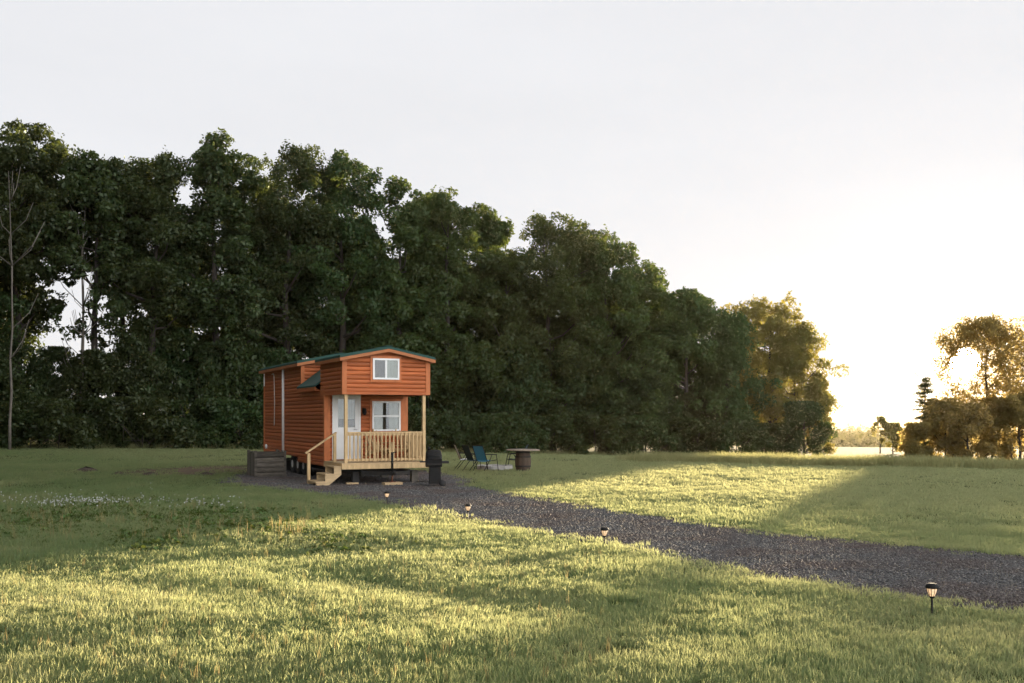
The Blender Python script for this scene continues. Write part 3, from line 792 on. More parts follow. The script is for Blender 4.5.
# ---- right: the tree the sun shines through
sun_dir = np.array(sd); eye_ = np.array([0, 0, EYE])
def sun_gap(P):
    d = P - eye_; t = d @ sun_dir; off = np.linalg.norm(d - t[:, None] * sun_dir, axis=1)
    q = P - np.array([(945 - CX) * .083, 83, EYE + (HY - 377) * .083]); e = np.hypot(q[:, 0] / 1.6, q[:, 2] / 1.4)
    return (e > 1 + .25 * np.random.default_rng(6).normal(0, 1, len(P))) & (off > .55 + np.random.default_rng(5).exponential(.55, len(P)) + .25 * np.sin(P[:, 0] * 2.3 + P[:, 2] * 3.1))
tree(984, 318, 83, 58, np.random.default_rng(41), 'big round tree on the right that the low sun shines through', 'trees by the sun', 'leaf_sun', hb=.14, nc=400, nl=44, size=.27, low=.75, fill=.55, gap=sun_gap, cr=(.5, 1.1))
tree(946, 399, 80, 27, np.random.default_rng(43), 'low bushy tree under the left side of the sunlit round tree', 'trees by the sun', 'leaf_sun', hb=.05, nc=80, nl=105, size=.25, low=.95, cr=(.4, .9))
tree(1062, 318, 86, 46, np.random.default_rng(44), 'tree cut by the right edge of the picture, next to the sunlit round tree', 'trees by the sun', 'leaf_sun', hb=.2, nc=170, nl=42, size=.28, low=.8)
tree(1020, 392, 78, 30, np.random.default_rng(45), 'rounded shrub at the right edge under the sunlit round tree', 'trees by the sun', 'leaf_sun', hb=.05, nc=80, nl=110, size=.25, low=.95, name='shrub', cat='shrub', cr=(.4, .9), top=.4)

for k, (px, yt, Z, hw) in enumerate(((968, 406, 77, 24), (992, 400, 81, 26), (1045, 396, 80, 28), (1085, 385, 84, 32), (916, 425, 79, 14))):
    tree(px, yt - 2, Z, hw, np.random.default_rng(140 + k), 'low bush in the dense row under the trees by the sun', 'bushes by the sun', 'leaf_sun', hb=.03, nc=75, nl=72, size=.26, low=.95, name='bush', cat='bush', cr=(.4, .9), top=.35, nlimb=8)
# a layered conifer left of it
def conifer(px, ytop, Z, half, r, label):
    x = (px - CX) * Z / F; zb = gz(x, Z); H = EYE + (HY - ytop) * Z / F - zb; Rx = half * Z / F
    o = empty('conifer', (x, Z, zb)); tag(o, label, 'tree', 'trees by the sun')
    Ps = []; Ds = []; tr_ = MB(); tr_.tube([(0, 0, -.2), (0, 0, H)], [.13, .02], 7)
    for k in range(58):
        t = r.uniform(.05, .98); a = r.uniform(0, 6.283); l = Rx * (1 - t) ** .75 * r.uniform(.6, 1.1) + .12; z = H * t
        d = np.array([math.cos(a), math.sin(a), .0]); m_ = int(70 * l) + 16; u = r.uniform(.1, 1, m_)
        p = d[None] * (u * l)[:, None] + np.stack([u * 0, u * 0, z - .12 * l * u + .10 * l * u * u], 1) + r.normal(0, 1, (m_, 3)) * [.13, .13, .05]
        Ps.append(p); Ds.append(np.repeat(d[None], m_, 0)); tr_.tube([(0, 0, z), tuple(d * l + [0, 0, z - .02 * l])], [.025, .006], 4, False)
    V, Fq = leaves(r, np.concatenate(Ps), np.concatenate(Ds), .2, .6, .35)
    link('crown', mesh_np('crown', V, Fq, M['needle']), o); tr_.build('trunk', M['bark'], o)
conifer(925, 372, 81, 20, np.random.default_rng(9), 'small layered conifer left of the sunlit round tree')
tree(893, 423, 150, 12, np.random.default_rng(46), 'small far tree on the edge of the pale field left of the conifer', 'small trees along the far field', 'leaf_gold', hb=.12, nc=50, nl=60, size=.36, low=.8, cr=(.3, .6))
tree(880, 417, 152, 9, np.random.default_rng(47), 'thin spindly far tree with a bare stem beside the small far tree', 'small trees along the far field', 'leaf_gold', hb=.55, nc=22, nl=40, size=.34, low=.6, cr=(.35, .7))
tree(908, 428, 146, 14, np.random.default_rng(48), 'low far bush between the small far tree and the conifer', 'small trees along the far field', 'leaf_gold', hb=.06, nc=50, nl=60, size=.34, low=.95, cr=(.3, .55), name='bush', cat='bush')

# the wooded valley side beyond the field: one far mass
r = np.random.default_rng(77); n = 1500
az = np.concatenate([r.uniform(.12, .62, 900), r.uniform(-.7, .9, 600)]); Zf = np.concatenate([r.uniform(560, 980, 900), r.uniform(700, 1500, 600)])
X = az * Zf; Y = Zf; zb = terr(X, Y); Ht = r.uniform(9, 15, n)
ks = 46; idx = np.repeat(np.arange(n), ks); D = norm(r.normal(0, 1, (n * ks, 3)) + [0, 0, .25])
Pc = np.stack([X, Y, zb + Ht * .5], 1)[idx] + D * np.stack([Ht * .42, Ht * .42, Ht * .52], 1)[idx] * r.uniform(.7, 1.05, (n * ks, 1))
V, Fq = leaves(r, Pc, D, 2.6, .3, .8)
o = link('far_woods', mesh_np('far_woods', V, Fq, M['far_leaf'])); tag(o, 'distant hazy woods on the valley side beyond the field', 'woods', kind='stuff')

# ---- the air
mb = MB(); mb.box((-1950, -90, -45), (1950, 3350, 25.5)); hz = mb.build('haze', None) if False else None
me = bpy.data.meshes.new('haze'); me.from_pydata(mb.v, [], mb.f); me.update()
hm = bpy.data.materials.new('haze'); hm.use_nodes = True; nt = hm.node_tree; nt.nodes.clear()
oo = nt.nodes.new('ShaderNodeOutputMaterial'); pv = nt.nodes.new('ShaderNodeVolumePrincipled')
pv.inputs['Color'].default_value = (.98, .83, .62, 1); pv.inputs['Density'].default_value = HAZE; pv.inputs['Anisotropy'].default_value = .55
nt.links.new(pv.outputs[0], oo.inputs['Volume']); me.materials.append(hm)
hz = link('haze', me); tag(hz, kind='stuff'); hz['label'] = 'warm evening haze hanging over the fields'; hz['category'] = 'haze'
# ------------------------------------------------------------------ the cabin on wheels
house = empty('tiny_house', HO, TH)
tag(house, 'small orange-brown log-sided cabin on wheels with a green roof and a railed porch', 'tiny house')
W = 2.6
PROF = [(0, 0), (.020, .010), (.034, .040), (.036, .078), (.024, .112), (0, .122)]
def courses(mb, org, d, nrm, z0, ext, z1, pitch=.125):
    """rounded log courses up a wall: ext(za, zb) gives the run of the course"""
    org = Vector(org); d = Vector(d); nrm = Vector(nrm); z = z0
    while z < z1 - .02:
        h = min(pitch, z1 - z); k = h / pitch
        e = ext(z, z + h)
        if e and e[1] - e[0] > .05:
            ring = lambda s: [org + d * s + nrm * o_ + Vector((0, 0, z + t * k)) for o_, t in PROF]
            a, b_ = ring(e[0]), ring(e[1]); n = len(a)
            mb.add(a + b_, [(i, i + 1, n + i + 1, n + i) for i in range(n - 1)] + [tuple(range(n)), tuple(range(2 * n - 1, n - 1, -1))])
        z += h
    return mb
def roofz(u, add=0): return 4.0 + add - .2 * abs(u - W / 2)
def gable(lo, hi, add=0):
    def e(za, zb):
        zt = zb - .03
        if zt <= roofz(0, add): return (lo, hi)
        half = (4.0 + add - zt) / .2
        if half <= .1: return None
        return (max(lo, W / 2 - half), min(hi, W / 2 + half))
    return e
full = lambda a, b_: (lambda za, zb: (a, b_))
def wall(name, mb): return mb.build(name, M['siding'], house)

mb = MB(); courses(mb, (0, 0, 0), (0, 1, 0), (-1, 0, 0), .48, full(2.0, 5.5), .66); courses(mb, (0, 0, 0), (0, 1, 0), (-1, 0, 0), .66, full(2.0, 11.0), 2.86); courses(mb, (0, 0, 0), (0, 1, 0), (-1, 0, 0), 2.86, full(5.0, 11.0), 3.84); wall('side_wall', mb)
mb = MB(); courses(mb, (W, 0, 0), (0, 1, 0), (1, 0, 0), .48, full(2.0, 5.5), .66); courses(mb, (W, 0, 0), (0, 1, 0), (1, 0, 0), .66, full(2.0, 11.0), 2.86); courses(mb, (W, 0, 0), (0, 1, 0), (1, 0, 0), 2.86, full(5.0, 11.0), 3.84); wall('side_wall', mb)
mb = MB(); courses(mb, (0, 11, 0), (1, 0, 0), (0, 1, 0), .66, gable(0, W, .08), 4.02); wall('back_wall', mb)
mb = MB(); courses(mb, (0, 2.0, 0), (1, 0, 0), (0, -1, 0), .68, full(0, .2), 2.70); wall('porch_wall', mb); mb = MB(); courses(mb, (0, 2.0, 0), (1, 0, 0), (0, -1, 0), .68, full(1.1, W), 2.70); wall('porch_wall', mb)
mb = MB(); courses(mb, (0, 0, 0), (1, 0, 0), (0, -1, 0), 2.72, gable(0, W), 3.95); wall('loft_front_wall', mb)
mb = MB(); courses(mb, (0, 0, 0), (0, 1, 0), (-1, 0, 0), 2.72, full(0, 2.5), 3.72); wall('loft_side_wall', mb)
mb = MB(); courses(mb, (W, 0, 0), (0, 1, 0), (1, 0, 0), 2.72, full(0, 2.5), 3.72); wall('loft_side_wall', mb)
mb = MB(); courses(mb, (0, 5.0, 0), (1, 0, 0), (0, -1, 0), 2.90, full(.0, .75), 3.80); wall('dormer_end_wall', mb); mb = MB(); courses(mb, (0, 5.0, 0), (1, 0, 0), (0, -1, 0), 2.90, full(W - .75, W), 3.80); wall('dormer_end_wall', mb)
# solid body behind the boards
mb = MB(); g_ = .012
mb.box((g_, 2.0 + g_, .5), (W - g_, 5.5, .70)); mb.box((g_, 2.0 + g_, .69), (W - g_, 11 - g_, 2.86))
mb.slab([(g_, 5.0 + g_, 2.855), (W - g_, 5.0 + g_, 2.855), (W - g_, 5.0 + g_, 3.78), (W / 2, 5.0 + g_, 4.05), (g_, 5.0 + g_, 3.78)], (0, 6.0 - 2 * g_, 0))
mb.slab([(g_, g_, 2.735), (W - g_, g_, 2.735), (W - g_, g_, 3.71), (W / 2, g_, 3.97), (g_, g_, 3.71)], (0, 2.5 - 2 * g_, 0))
mb.slab([(.75, 2.49, 2.86), (W - .75, 2.49, 2.86), (W - .75, 2.49, 3.86), (W / 2, 2.49, 3.96), (.75, 2.49, 3.86)], (0, 2.52, 0))
mb.build('wall_core', M['siding'], house)
# corner boards and trim
for (x0, y0, x1, y1, z0, z1) in ((-.05, 1.945, .13, 2.06, .50, 2.69), (W - .13, 1.945, W + .05, 2.06, .50, 2.69), (-.05, -.05, .09, .09, 2.66, 3.70), (W - .09, -.05, W + .05, .09, 2.66, 3.70),
                                 (-.05, 10.93, .06, 11.05, .64, 3.76), (W - .06, 10.93, W + .05, 11.05, .64, 3.76), (-.05, 4.94, .07, 5.04, 2.92, 3.72)):
    mb = MB(); mb.box((x0, y0, z0), (x1, y1, z1)); mb.build('corner_board', M['trim'], house)
mb = MB(); mb.box((-.045, -.046, 2.655), (W + .045, -.004, 2.735)); mb.box((-.046, .0, 2.655), (-.004, 2.5, 2.735)); mb.box((W + .004, .0, 2.655), (W + .046, 2.5, 2.735)); mb.build('skirt_board', M['siding'], house)
mb = MB(); mb.box((0, .0, 2.69), (W, 1.98, 2.725)); mb.build('porch_ceiling', M['soffit'], house)
# roofs
def gable_roof(name, v0, v1, add, ov, u0=None, u1=None):
    mb = MB(); t = .065; a = -ov if u0 is None else u0; b_ = W + ov if u1 is None else u1
    za, zb, zc = roofz(a, add), roofz(b_, add), roofz(W / 2, add)
    mb.slab([(a, v0, za), (W / 2, v0, zc), (W / 2, v0, zc + t), (a, v0, za + t)], (0, v1 - v0, 0))
    mb.slab([(W / 2, v0, zc), (b_, v0, zb), (b_, v0, zb + t), (W / 2, v0, zc + t)], (0, v1 - v0, 0))
    y = v0 + .1
    while y < v1:
        mb.bar((a, y, za + t + .008), (W / 2, y, zc + t + .008), .03, .022); mb.bar((W / 2, y, zc + t + .008), (b_, y, zb + t + .008), .03, .022); y += .3
    mb.bar((W / 2, v0 - .01, zc + t + .012), (W / 2, v1 + .01, zc + t + .012), .22, .02)
    o = mb.build(name, M['roof'], house)
    f = MB(); h = .095
    for v in (v0, v1 - .03):
        for (p, q) in ((a, W / 2), (W / 2, b_)):
            f.slab([(p, v - .003, roofz(p, add) - h), (q, v - .003, roofz(q, add) - h), (q, v - .003, roofz(q, add) - .004), (p, v - .003, roofz(p, add) - .004)], (0, .034, 0))
    if u0 is None:
        f.box((a, v0 + .035, za - h), (a + .03, v1 - .035, za - .004)); f.box((b_ - .03, v0 + .035, zb - h), (b_, v1 - .035, zb - .004))
        f.box((a + .032, v0 + .035, za - h + .0), (.0, v1 - .035, za - h + .02)); f.box((W, v0 + .035, zb - h), (b_ - .032, v1 - .035, zb - h + .02))
    f.build('fascia', M['fascia'], o) if u0 is None else None
    return o
gable_roof('roof', -.22, 2.68, 0, .16)
gable_roof('roof', 4.86, 11.22, .09, .2)
gable_roof('roof', 2.7, 4.84, .0, 0, .74, W - .74)
for s in (0, 1):
    U = (lambda u: u) if s == 0 else (lambda u: W - u)
    mb = MB(); mb.slab([(U(-.2), 2.52, 2.94), (U(.78), 2.52, 3.68), (U(.78), 2.52, 3.73), (U(-.2), 2.52, 2.99)], (0, 2.42, 0))
    o = mb.build('shed_roof', M['roof'], house)
    f = MB(); f.box((U(-.19), 2.54, 2.82), (U(-.16), 4.96, 2.937)); f.box((U(-.16), 2.54, 2.82), (U(-.04), 4.96, 2.85)); f.build('fascia', M['siding'], o)
# windows
def window(u0, u1, v, z0, z1, hung, trimw=.07):
    if trimw:
        t = MB(); d = .062
        t.box((u0 - trimw, v - d, z0 - trimw), (u0 - .002, v - .005, z1 + trimw)); t.box((u1 + .002, v - d, z0 - trimw), (u1 + trimw, v - .005, z1 + trimw))
        t.box((u0 - .002, v - d, z0 - trimw), (u1 + .002, v - .005, z0 - .002)); t.box((u0 - .002, v - d, z1 + .002), (u1 + .002, v - .005, z1 + trimw))
        t.build('window_trim', M['trim'], house)
    f = MB(); fw = .055; d0, d1 = v - .085, v - .004
    f.box((u0, d0, z0), (u0 + fw, d1, z1)); f.box((u1 - fw, d0, z0), (u1, d1, z1)); f.box((u0 + fw, d0, z0), (u1 - fw, d1, z0 + fw)); f.box((u0 + fw, d0, z1 - fw), (u1 - fw, d1, z1))
    um, zm = (u0 + u1) / 2, (z0 + z1) / 2
    if hung: f.box((u0 + fw, d0 + .01, zm - .025), (u1 - fw, d1 - .03, zm + .025))
    else: f.box((um - .03, d0 + .01, z0 + fw), (um + .03, d1 - .03, z1 - fw))
    fr = f.build('window', M['white'], house)
    p = MB(); p.box((u0 + fw, v - .064, z0 + fw), (u1 - fw, v - .060, z1 - fw)); p.build('pane', M['glass'], fr)
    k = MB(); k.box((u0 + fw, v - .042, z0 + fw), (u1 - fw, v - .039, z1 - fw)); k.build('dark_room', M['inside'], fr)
    return fr, (u0 + fw, u1 - fw, z0 + fw, z1 - fw)
def curtain(fr, a, b_, v, z0, z1, mat='curtain'):
    n = 28; vs = []; 
    for i in range(n + 1):
        x = a + (b_ - a) * i / n; y = v - .050 + .006 * math.sin(i * 1.7)
        vs += [(x, y, z0), (x, y, z1)]
    c = MB(); c.add(vs, [(2*i, 2*i+2, 2*i+3, 2*i+1) for i in range(n)], True); c.build('curtain', M[mat], fr)
fr, (a, b_, z0, z1) = window(.86, 1.67, 0, 3.10, 3.72, False)
curtain(fr, (a + b_) / 2 + .03, b_, 0, z0, z1)
fr, (a, b_, z0, z1) = window(1.47, 2.40, 2.0, 1.56, 2.50, True)
curtain(fr, a, a + .30, 2.0, z0, z1); curtain(fr, b_ - .32, b_, 2.0, z0, z1)
# door
d = MB(); x0, x1, dz0, dz1 = .26, 1.04, .68, 2.66
d.box((x0 - .06, 1.935, dz0), (x0, 2.0, dz1)); d.box((x1, 1.935, dz0), (x1 + .06, 2.0, dz1)); d.box((x0 - .06, 1.935, dz1), (x1 + .06, 2.0, dz1 + .05)); d.build('door_frame', M['white'], house)
d = MB(); gx0, gx1, gz0, gz1 = x0 + .12, x1 - .12, 1.68, 2.54
d.box((x0, 1.948, dz0 + .015), (x1, 1.998, gz0)); d.box((x0, 1.948, gz1), (x1, 1.998, dz1)); d.box((x0, 1.948, gz0), (gx0, 1.998, gz1)); d.box((gx1, 1.948, gz0), (x1, 1.998, gz1))
for (p0, p1) in ((x0 + .12, (x0 + x1) / 2 - .04), ((x0 + x1) / 2 + .04, x1 - .12)):
    for (q0, q1) in ((.80, 1.10), (1.18, 1.58)):
        d.box((p0, 1.940, q0), (p1, 1.9475, q1)); 
d.box(((gx0 + gx1) / 2 - .012, 1.952, gz0), ((gx0 + gx1) / 2 + .012, 1.962, gz1))
door = d.build('door', M['white'], house)
p = MB(); p.box((gx0, 1.964, gz0), (gx1, 1.967, gz1)); p.build('pane', M['glass'], door)
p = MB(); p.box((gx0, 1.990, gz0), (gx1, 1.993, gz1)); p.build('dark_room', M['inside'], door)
c = MB(); n = 26; c.add(sum([[(gx0 + (gx1 - gx0) * i / n, 1.979 + .004 * math.sin(i * 1.9), gz0 + .26), (gx0 + (gx1 - gx0) * i / n, 1.979 + .004 * math.sin(i * 1.9), gz1)] for i in range(n + 1)], []), [(2*i, 2*i+2, 2*i+3, 2*i+1) for i in range(n)], True); c.build('curtain', M['curtain'], door)
h_ = MB(); h_.tube([(x1 - .06, 1.95, 1.62), (x1 - .06, 1.90, 1.62)], .012, 8); h_.tube([(x1 - .06, 1.90, 1.62), (x1 - .17, 1.90, 1.62)], .012, 8); h_.build('handle', M['steel'], door)
l_ = MB(); l_.box((1.16, 1.93, 2.10), (1.26, 1.965, 2.28)); l_.lathe([(.0, .12), (.055, .12), (.06, .0), (.04, -.08), (0, -.08)], (1.21, 1.87, 2.14), 10); l_.bar((1.21, 1.94, 2.25), (1.21, 1.87, 2.26), .02, .02); l_.build('porch_light', M['black'], house)
# porch
DZ = .66
mb = MB(); v = -.02
while v < 1.9: mb.box((-.06, v, DZ - .035), (W + .0, v + .134, DZ)); v += .14
mb.build('porch_deck', M['deck'], house)
mb = MB(); mb.box((-.06, -.06, DZ - .175), (W, -.022, DZ - .037)); mb.box((-.06, -.02, DZ - .175), (-.022, 1.98, DZ - .037)); mb.box((W - .04, -.02, DZ - .175), (W, 1.98, DZ - .037)); mb.build('rim_joist', M['pine'], house)
for (x, y) in ((.085, .06), (W - .115, .06)):
    mb = MB(); mb.box((x - .045, y - .045, DZ + .002), (x + .045, y + .045, 2.655)); mb.build('porch_post', M['pine'], house)
def railing(p, q, n):
    p = Vector(p); q = Vector(q)
    mb = MB(); mb.bar(p + Vector((0, 0, .885)), q + Vector((0, 0, .885)), .09, .035); mb.bar(p + Vector((0, 0, .83)), q + Vector((0, 0, .83)), .04, .07); mb.bar(p + Vector((0, 0, .09)), q + Vector((0, 0, .09)), .04, .07)
    o = mb.build('railing', M['pine'], house)
    for i in range(n):
        c_ = p.lerp(q, (i + .5) / n); b2 = MB(); d_ = (q - p).normalized(); nn = d_.cross(Vector((0, 0, 1)))
        c_ = c_ + nn * .038
        b2.bar(c_ + Vector((0, 0, .045)), c_ + Vector((0, 0, .862)), .036, .034, d_); b2.build('baluster', M['pine'], o)
railing((.135, .06, DZ), (W - .165, .06, DZ), 19)
railing((W - .115, .11, DZ), (W - .115, 1.93, DZ), 15)
# stairs
st = [(-.82, -.50, .15), (-.54, -.24, .365), (-.28, -.065, .575)]
for (a, b_, z) in st:
    mb = MB(); mb.box((a, -.03, z - .038), (b_, .98, z)); mb.build('stair_tread', M['deck'], house)
for y in (-.01, .93):
    mb = MB(); mb.slab([(-.80, y, .0), (-.48, y, .0), (-.066, y, .33), (-.066, y, .53), (-.28, y, .53), (-.28, y, .325), (-.54, y, .325), (-.54, y, .11), (-.80, y, .11)], (0, .038, 0)); mb.build('stair_stringer', M['deck'], house)
mb = MB(); mb.box((-.80, 1.0, .0), (-.715, 1.085, .93)); mb.build('stair_post', M['pine'], house)
mb = MB(); mb.box((-.02, .99, DZ + .002), (.065, 1.075, 1.50)); mb.build('stair_post', M['pine'], house)
mb = MB(); mb.bar((-.86, 1.04, .925), (.075, 1.04, 1.535), .13, .04); mb.build('handrail', M['pine'], house)
# pipes, cable, vents on the side wall
mb = MB(); mb.tube([(-.075, 7.52, .62), (-.075, 7.52, 3.70)], .045, 10); mb.build('drain_pipe', M['white'], house)
pts = [(-.055, 9.5, 3.60), (-.06, 9.2, 3.62), (-.07, 9.05, 3.5), (-.055, 9.03, 2.6), (-.06, 9.05, 1.75), (-.055, 9.12, 1.70)]
mb = MB(); mb.tube(pts, .018, 6); mb.build('cable', M['cable'], house)
mb = MB(); mb.lathe([(0, -.06), (.085, -.055), (.09, 0)], (-.03, 10.55, .88), 14, 'x'); mb.build('vent_cap', M['white'], house)
mb = MB(); mb.box((-.075, 10.86, 3.2), (-.04, 10.93, 3.68)); mb.build('downpipe_elbow', M['white'], house)
mb = MB(); mb.tube([(.25, 4.5, 3.45), (.25, 4.5, 4.22)], .04, 10); mb.lathe([(0, .06), (.07, .02), (.07, -.02)], (.25, 4.5, 4.22), 10); mb.build('vent_pipe', M['dark_steel'], house) if False else None
# running gear
mb = MB()
for x in (.55, W - .62): mb.box((x, .05, .27), (x + .07, 10.9, .44))
for y in (.4, 2.0, 3.6, 5.0, 7.4, 9.0, 10.8): mb.box((.622, y, .30), (W - .622, y + .07, .42))
mb.bar((.58, .05, .36), (1.27, -.62, .36), .07, .1); mb.bar((W - .58, .05, .36), (1.33, -.62, .36), .07, .1)
mb.build('chassis', M['dark_steel'], house)
mb = MB(); mb.box((.30, 2.1, .30), (W - .30, 2.14, .50)); mb.build('under_skirt', M['dark_under'], house) if False else None
def wheel(x, y, sgn):
    t = MB(); t.lathe([(.13, -.1), (.30, -.105), (.345, -.08), (.36, 0), (.345, .08), (.30, .105), (.13, .1)], (x, y, .362), 24, 'x')
    o = t.build('wheel', M['rubber'], house)
    h = MB(); h.lathe([(0, -.085), (.05, -.085), (.06, -.06), (.11, -.06), (.135, -.104), (.14, .08), (0, .08)] if sgn < 0 else [(0, .085), (.05, .085), (.06, .06), (.11, .06), (.135, .104), (.14, -.08), (0, -.08)], (x, y, .362), 18, 'x')
    h.build('rim', M['white'], o)
for y in (5.42, 6.22, 7.02):
    wheel(.24, y, -1); wheel(W - .24, y, 1)
mb = MB(); mb.tube([(1.30, -.52, .36), (1.30, -.52, .98)], .038, 10); mb.bar((1.30, -.52, .965), (1.42, -.52, .965), .03, .03); mb.box((1.24, -.58, .33), (1.36, -.46, .42)); jk = mb.build('tongue_jack', M['black'], house)
mb = MB(); mb.tube([(1.30, -.52, .125), (1.30, -.52, .36)], .028, 8); mb.box((1.22, -.60, .11), (1.38, -.44, .128)); mb.build('jack_leg', plain('rust', (.16, .06, .03), .8, 0, .4, 10, .3), jk)
mb = MB(); mb.lathe([(0, .0), (.05, .0), (.06, .04), (.03, .09), (0, .09)], (1.30, -.72, .36), 10); mb.bar((1.30, -.60, .36), (1.30, -.74, .38), .08, .06); mb.build('hitch', M['dark_steel'], house)
for (x, y) in ((2.28, .35), (.45, .35), (2.2, 3.0), (.45, 3.0), (.45, 9.2), (2.2, 9.2)):
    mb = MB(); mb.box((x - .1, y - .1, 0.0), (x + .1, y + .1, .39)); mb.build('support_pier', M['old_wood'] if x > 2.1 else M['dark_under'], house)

def hpt(u, v, z=0):
    c, s = math.cos(TH), math.sin(TH); return Vector((HO.x + u * c - v * s, HO.y + u * s + v * c, z))

# ------------------------------------------------------------------ loose things by the house
def block(u, v, rz, label, sx=.32, z=.055):
    o = empty('wood_block', hpt(u, v, .024), TH + rz); tag(o, label, 'wood block', 'wooden blocks under the cabin')
    for i in range(2):
        mb = MB(); mb.box((-sx / 2 + .02 * i, -.14 + .145 * i, 0), (sx / 2 + .02 * i, -.0 + .145 * i, z)); mb.build('board', M['deck'], o)
block(1.30, -.50, .1, 'pale wooden block under the foot of the black tongue jack', .55, .085)
block(.32, .25, -.1, 'pale wooden block on the gravel just right of the porch steps', .35, .06)

bx = empty('plank_box', hpt(-1.55, 5.0, .0), TH); tag(bx, 'weathered grey plank box on the gravel beside the cabin wheels', 'box')
LX, LY, LH = 1.0, 1.25, .86
for (nm, a, b_) in (('front_panel', (.06, 0), (LX - .06, .04)), ('back_panel', (.06, LY - .04), (LX - .06, LY))):
    mb = MB()
    rr_ = random.Random(len(nm))
    for k in range(5):
        z_ = .03 + k * .165; e1, e2 = rr_.uniform(-.012, .012), rr_.uniform(-.012, .012)
        mb.slab([(a[0], a[1], z_ + e1), (b_[0], a[1], z_ + e2), (b_[0], a[1], z_ + .146 + e2), (a[0], a[1], z_ + .146 + e1)], (0, b_[1] - a[1], 0))
    mb.build(nm, M['old_wood'], bx)
for x in (0, LX - .04):
    mb = MB()
    for k in range(7): mb.box((x, .062 + k * .162, .02), (x + .04, .062 + k * .162 + .155, LH - .02 + .04 * ((k * 7) % 3 - 1)))
    mb.build('side_panel', M['old_wood'], bx)
for x in (-.02, LX - .06):
    for y in (-.02, LY - .06):
        mb = MB(); mb.box((x, y, 0), (x + .078, y + .078, LH + .03)); mb.build('corner_post', M['old_wood'], bx)
mb = MB()
for k in range(6): mb.box((.0, .08 + k * .185, LH - .1), (LX, .08 + k * .185 + .176, LH - .07))
mb.build('lid', M['old_wood'], bx)

def porch_chair(u, v, rz, label):
    o = empty('porch_chair', hpt(u, v, DZ + .001), TH + rz); tag(o, label, 'chair', 'wooden chairs on the porch')
    wd = .52
    mb = MB()
    for k in range(5): mb.bar((-wd / 2, -.28 + k * .11, .37 - k * .022), (wd / 2, -.28 + k * .11, .37 - k * .022), .095, .02)
    mb.build('seat', M['pine'], o)
    mb = MB()
    for k in range(5):
        x = -.2 + k * .1; hh = .86 + .05 * (2 - abs(k - 2)); mb.bar((x, .20, .27), (x * 1.12, .52, hh), .085, .02, (1, 0, 0))
    mb.bar((-.26, .30, .45), (.26, .30, .45), .06, .02); mb.build('backrest', M['pine'], o)
    for s in (-1, 1):
        mb = MB(); mb.bar((s * .28, -.27, 0), (s * .28, -.27, .55), .09, .025, (0, 1, 0)); mb.build('leg', M['pine'], o)
        mb = MB(); mb.bar((s * .28, .42, 0), (s * .28, .20, .45), .07, .025, (1, 0, 0)); mb.bar((s * .245, -.28, .33), (s * .245, .42, .18), .025, .09); mb.build('leg', M['pine'], o)
        mb = MB(); mb.bar((s * .30, -.34, .565), (s * .30, .40, .545), .13, .022); mb.build('armrest', M['pine'], o)
porch_chair(1.46, 1.15, .10, 'wooden slatted chair behind the porch railing, nearer the white door')
porch_chair(2.10, 1.18, -.12, 'wooden slatted chair behind the porch railing, nearer the right porch post')

# barbecue
def grill():
    p = at(434.5, Z=28.5); o = empty('barbecue', (p.x, p.y, .024), R(8)); tag(o, 'black barrel barbecue with side shelf standing on gravel right of the porch', 'barbecue')
    mb = MB(); n = 12; prof = [(-.22, .62), (-.20, .56), (.20, .56), (.22, .62), (.24, .78), (-.24, .78)]
    mb.slab([(-.25, y, z) for y, z in prof], (.45, 0, 0)); mb.build('firebox', M['black'], o)
    pr = [(.24 * math.cos(t), .79 + .25 * math.sin(t)) for t in np.linspace(0, math.pi, 11)]
    mb = MB(); xs = [-.25, -.235, -.19, -.08, .04, .14, .18, .20]; ss = [.62, .85, .97, 1, 1, .97, .85, .62]
    vs = [(x_, y_ * k_, .79 + (z_ - .79) * k_) for x_, k_ in zip(xs, ss) for y_, z_ in pr]; n_p = len(pr)
    mb.add(vs, [(i*n_p+j, i*n_p+j+1, (i+1)*n_p+j+1, (i+1)*n_p+j) for i in range(len(xs)-1) for j in range(n_p-1)] + [tuple(range(n_p)), tuple((len(xs)-1)*n_p + j for j in range(n_p))], True); lid = mb.build('lid', M['black'], o)
    h = MB(); h.tube([(-.2, -.24, .88), (-.2, -.29, .89), (.12, -.29, .89), (.12, -.24, .88)], .012, 6); h.build('handle', M['dark_steel'], lid)
    c = MB(); c.tube([(-.16, 0, 1.03), (-.16, 0, 1.12)], .035, 8); c.build('chimney', M['black'], lid)
    mb = MB(); mb.box((.21, -.21, .66), (.40, .21, .715)); mb.build('side_shelf', M['dark_steel'], o)
    mb = MB(); mb.box((-.42, -.21, .69), (-.26, .21, .715)); mb.build('side_shelf', M['dark_steel'], o)
    mb = MB(); mb.box((-.22, -.235, .62), (.20, -.225, .66)); mb.build('control_strip', M['dark_steel'], o)
    mb = MB(); mb.box((-.15, -.17, .08), (.17, .17, .55)); mb.build('cabinet', M['black'], o)
    for (x, y) in ((-.28, -.19), (-.28, .19), (.22, -.19), (.22, .19)):
        mb = MB(); mb.bar((x, y, .0 if x < 0 else .06), (x, y, .70), .03, .03); mb.build('leg', M['black'], o)
    mb = MB(); mb.box((-.30, -.21, .14), (-.16, .21, .16)); mb.build('bottom_shelf', M['dark_steel'], o)
    for y in (-.22, .22):
        mb = MB(); mb.lathe([(0, -.02), (.085, -.02), (.09, 0), (.085, .02), (0, .02)], (.22, y, .09), 14, 'y'); mb.build('wheel', M['rubber'], o)
grill()
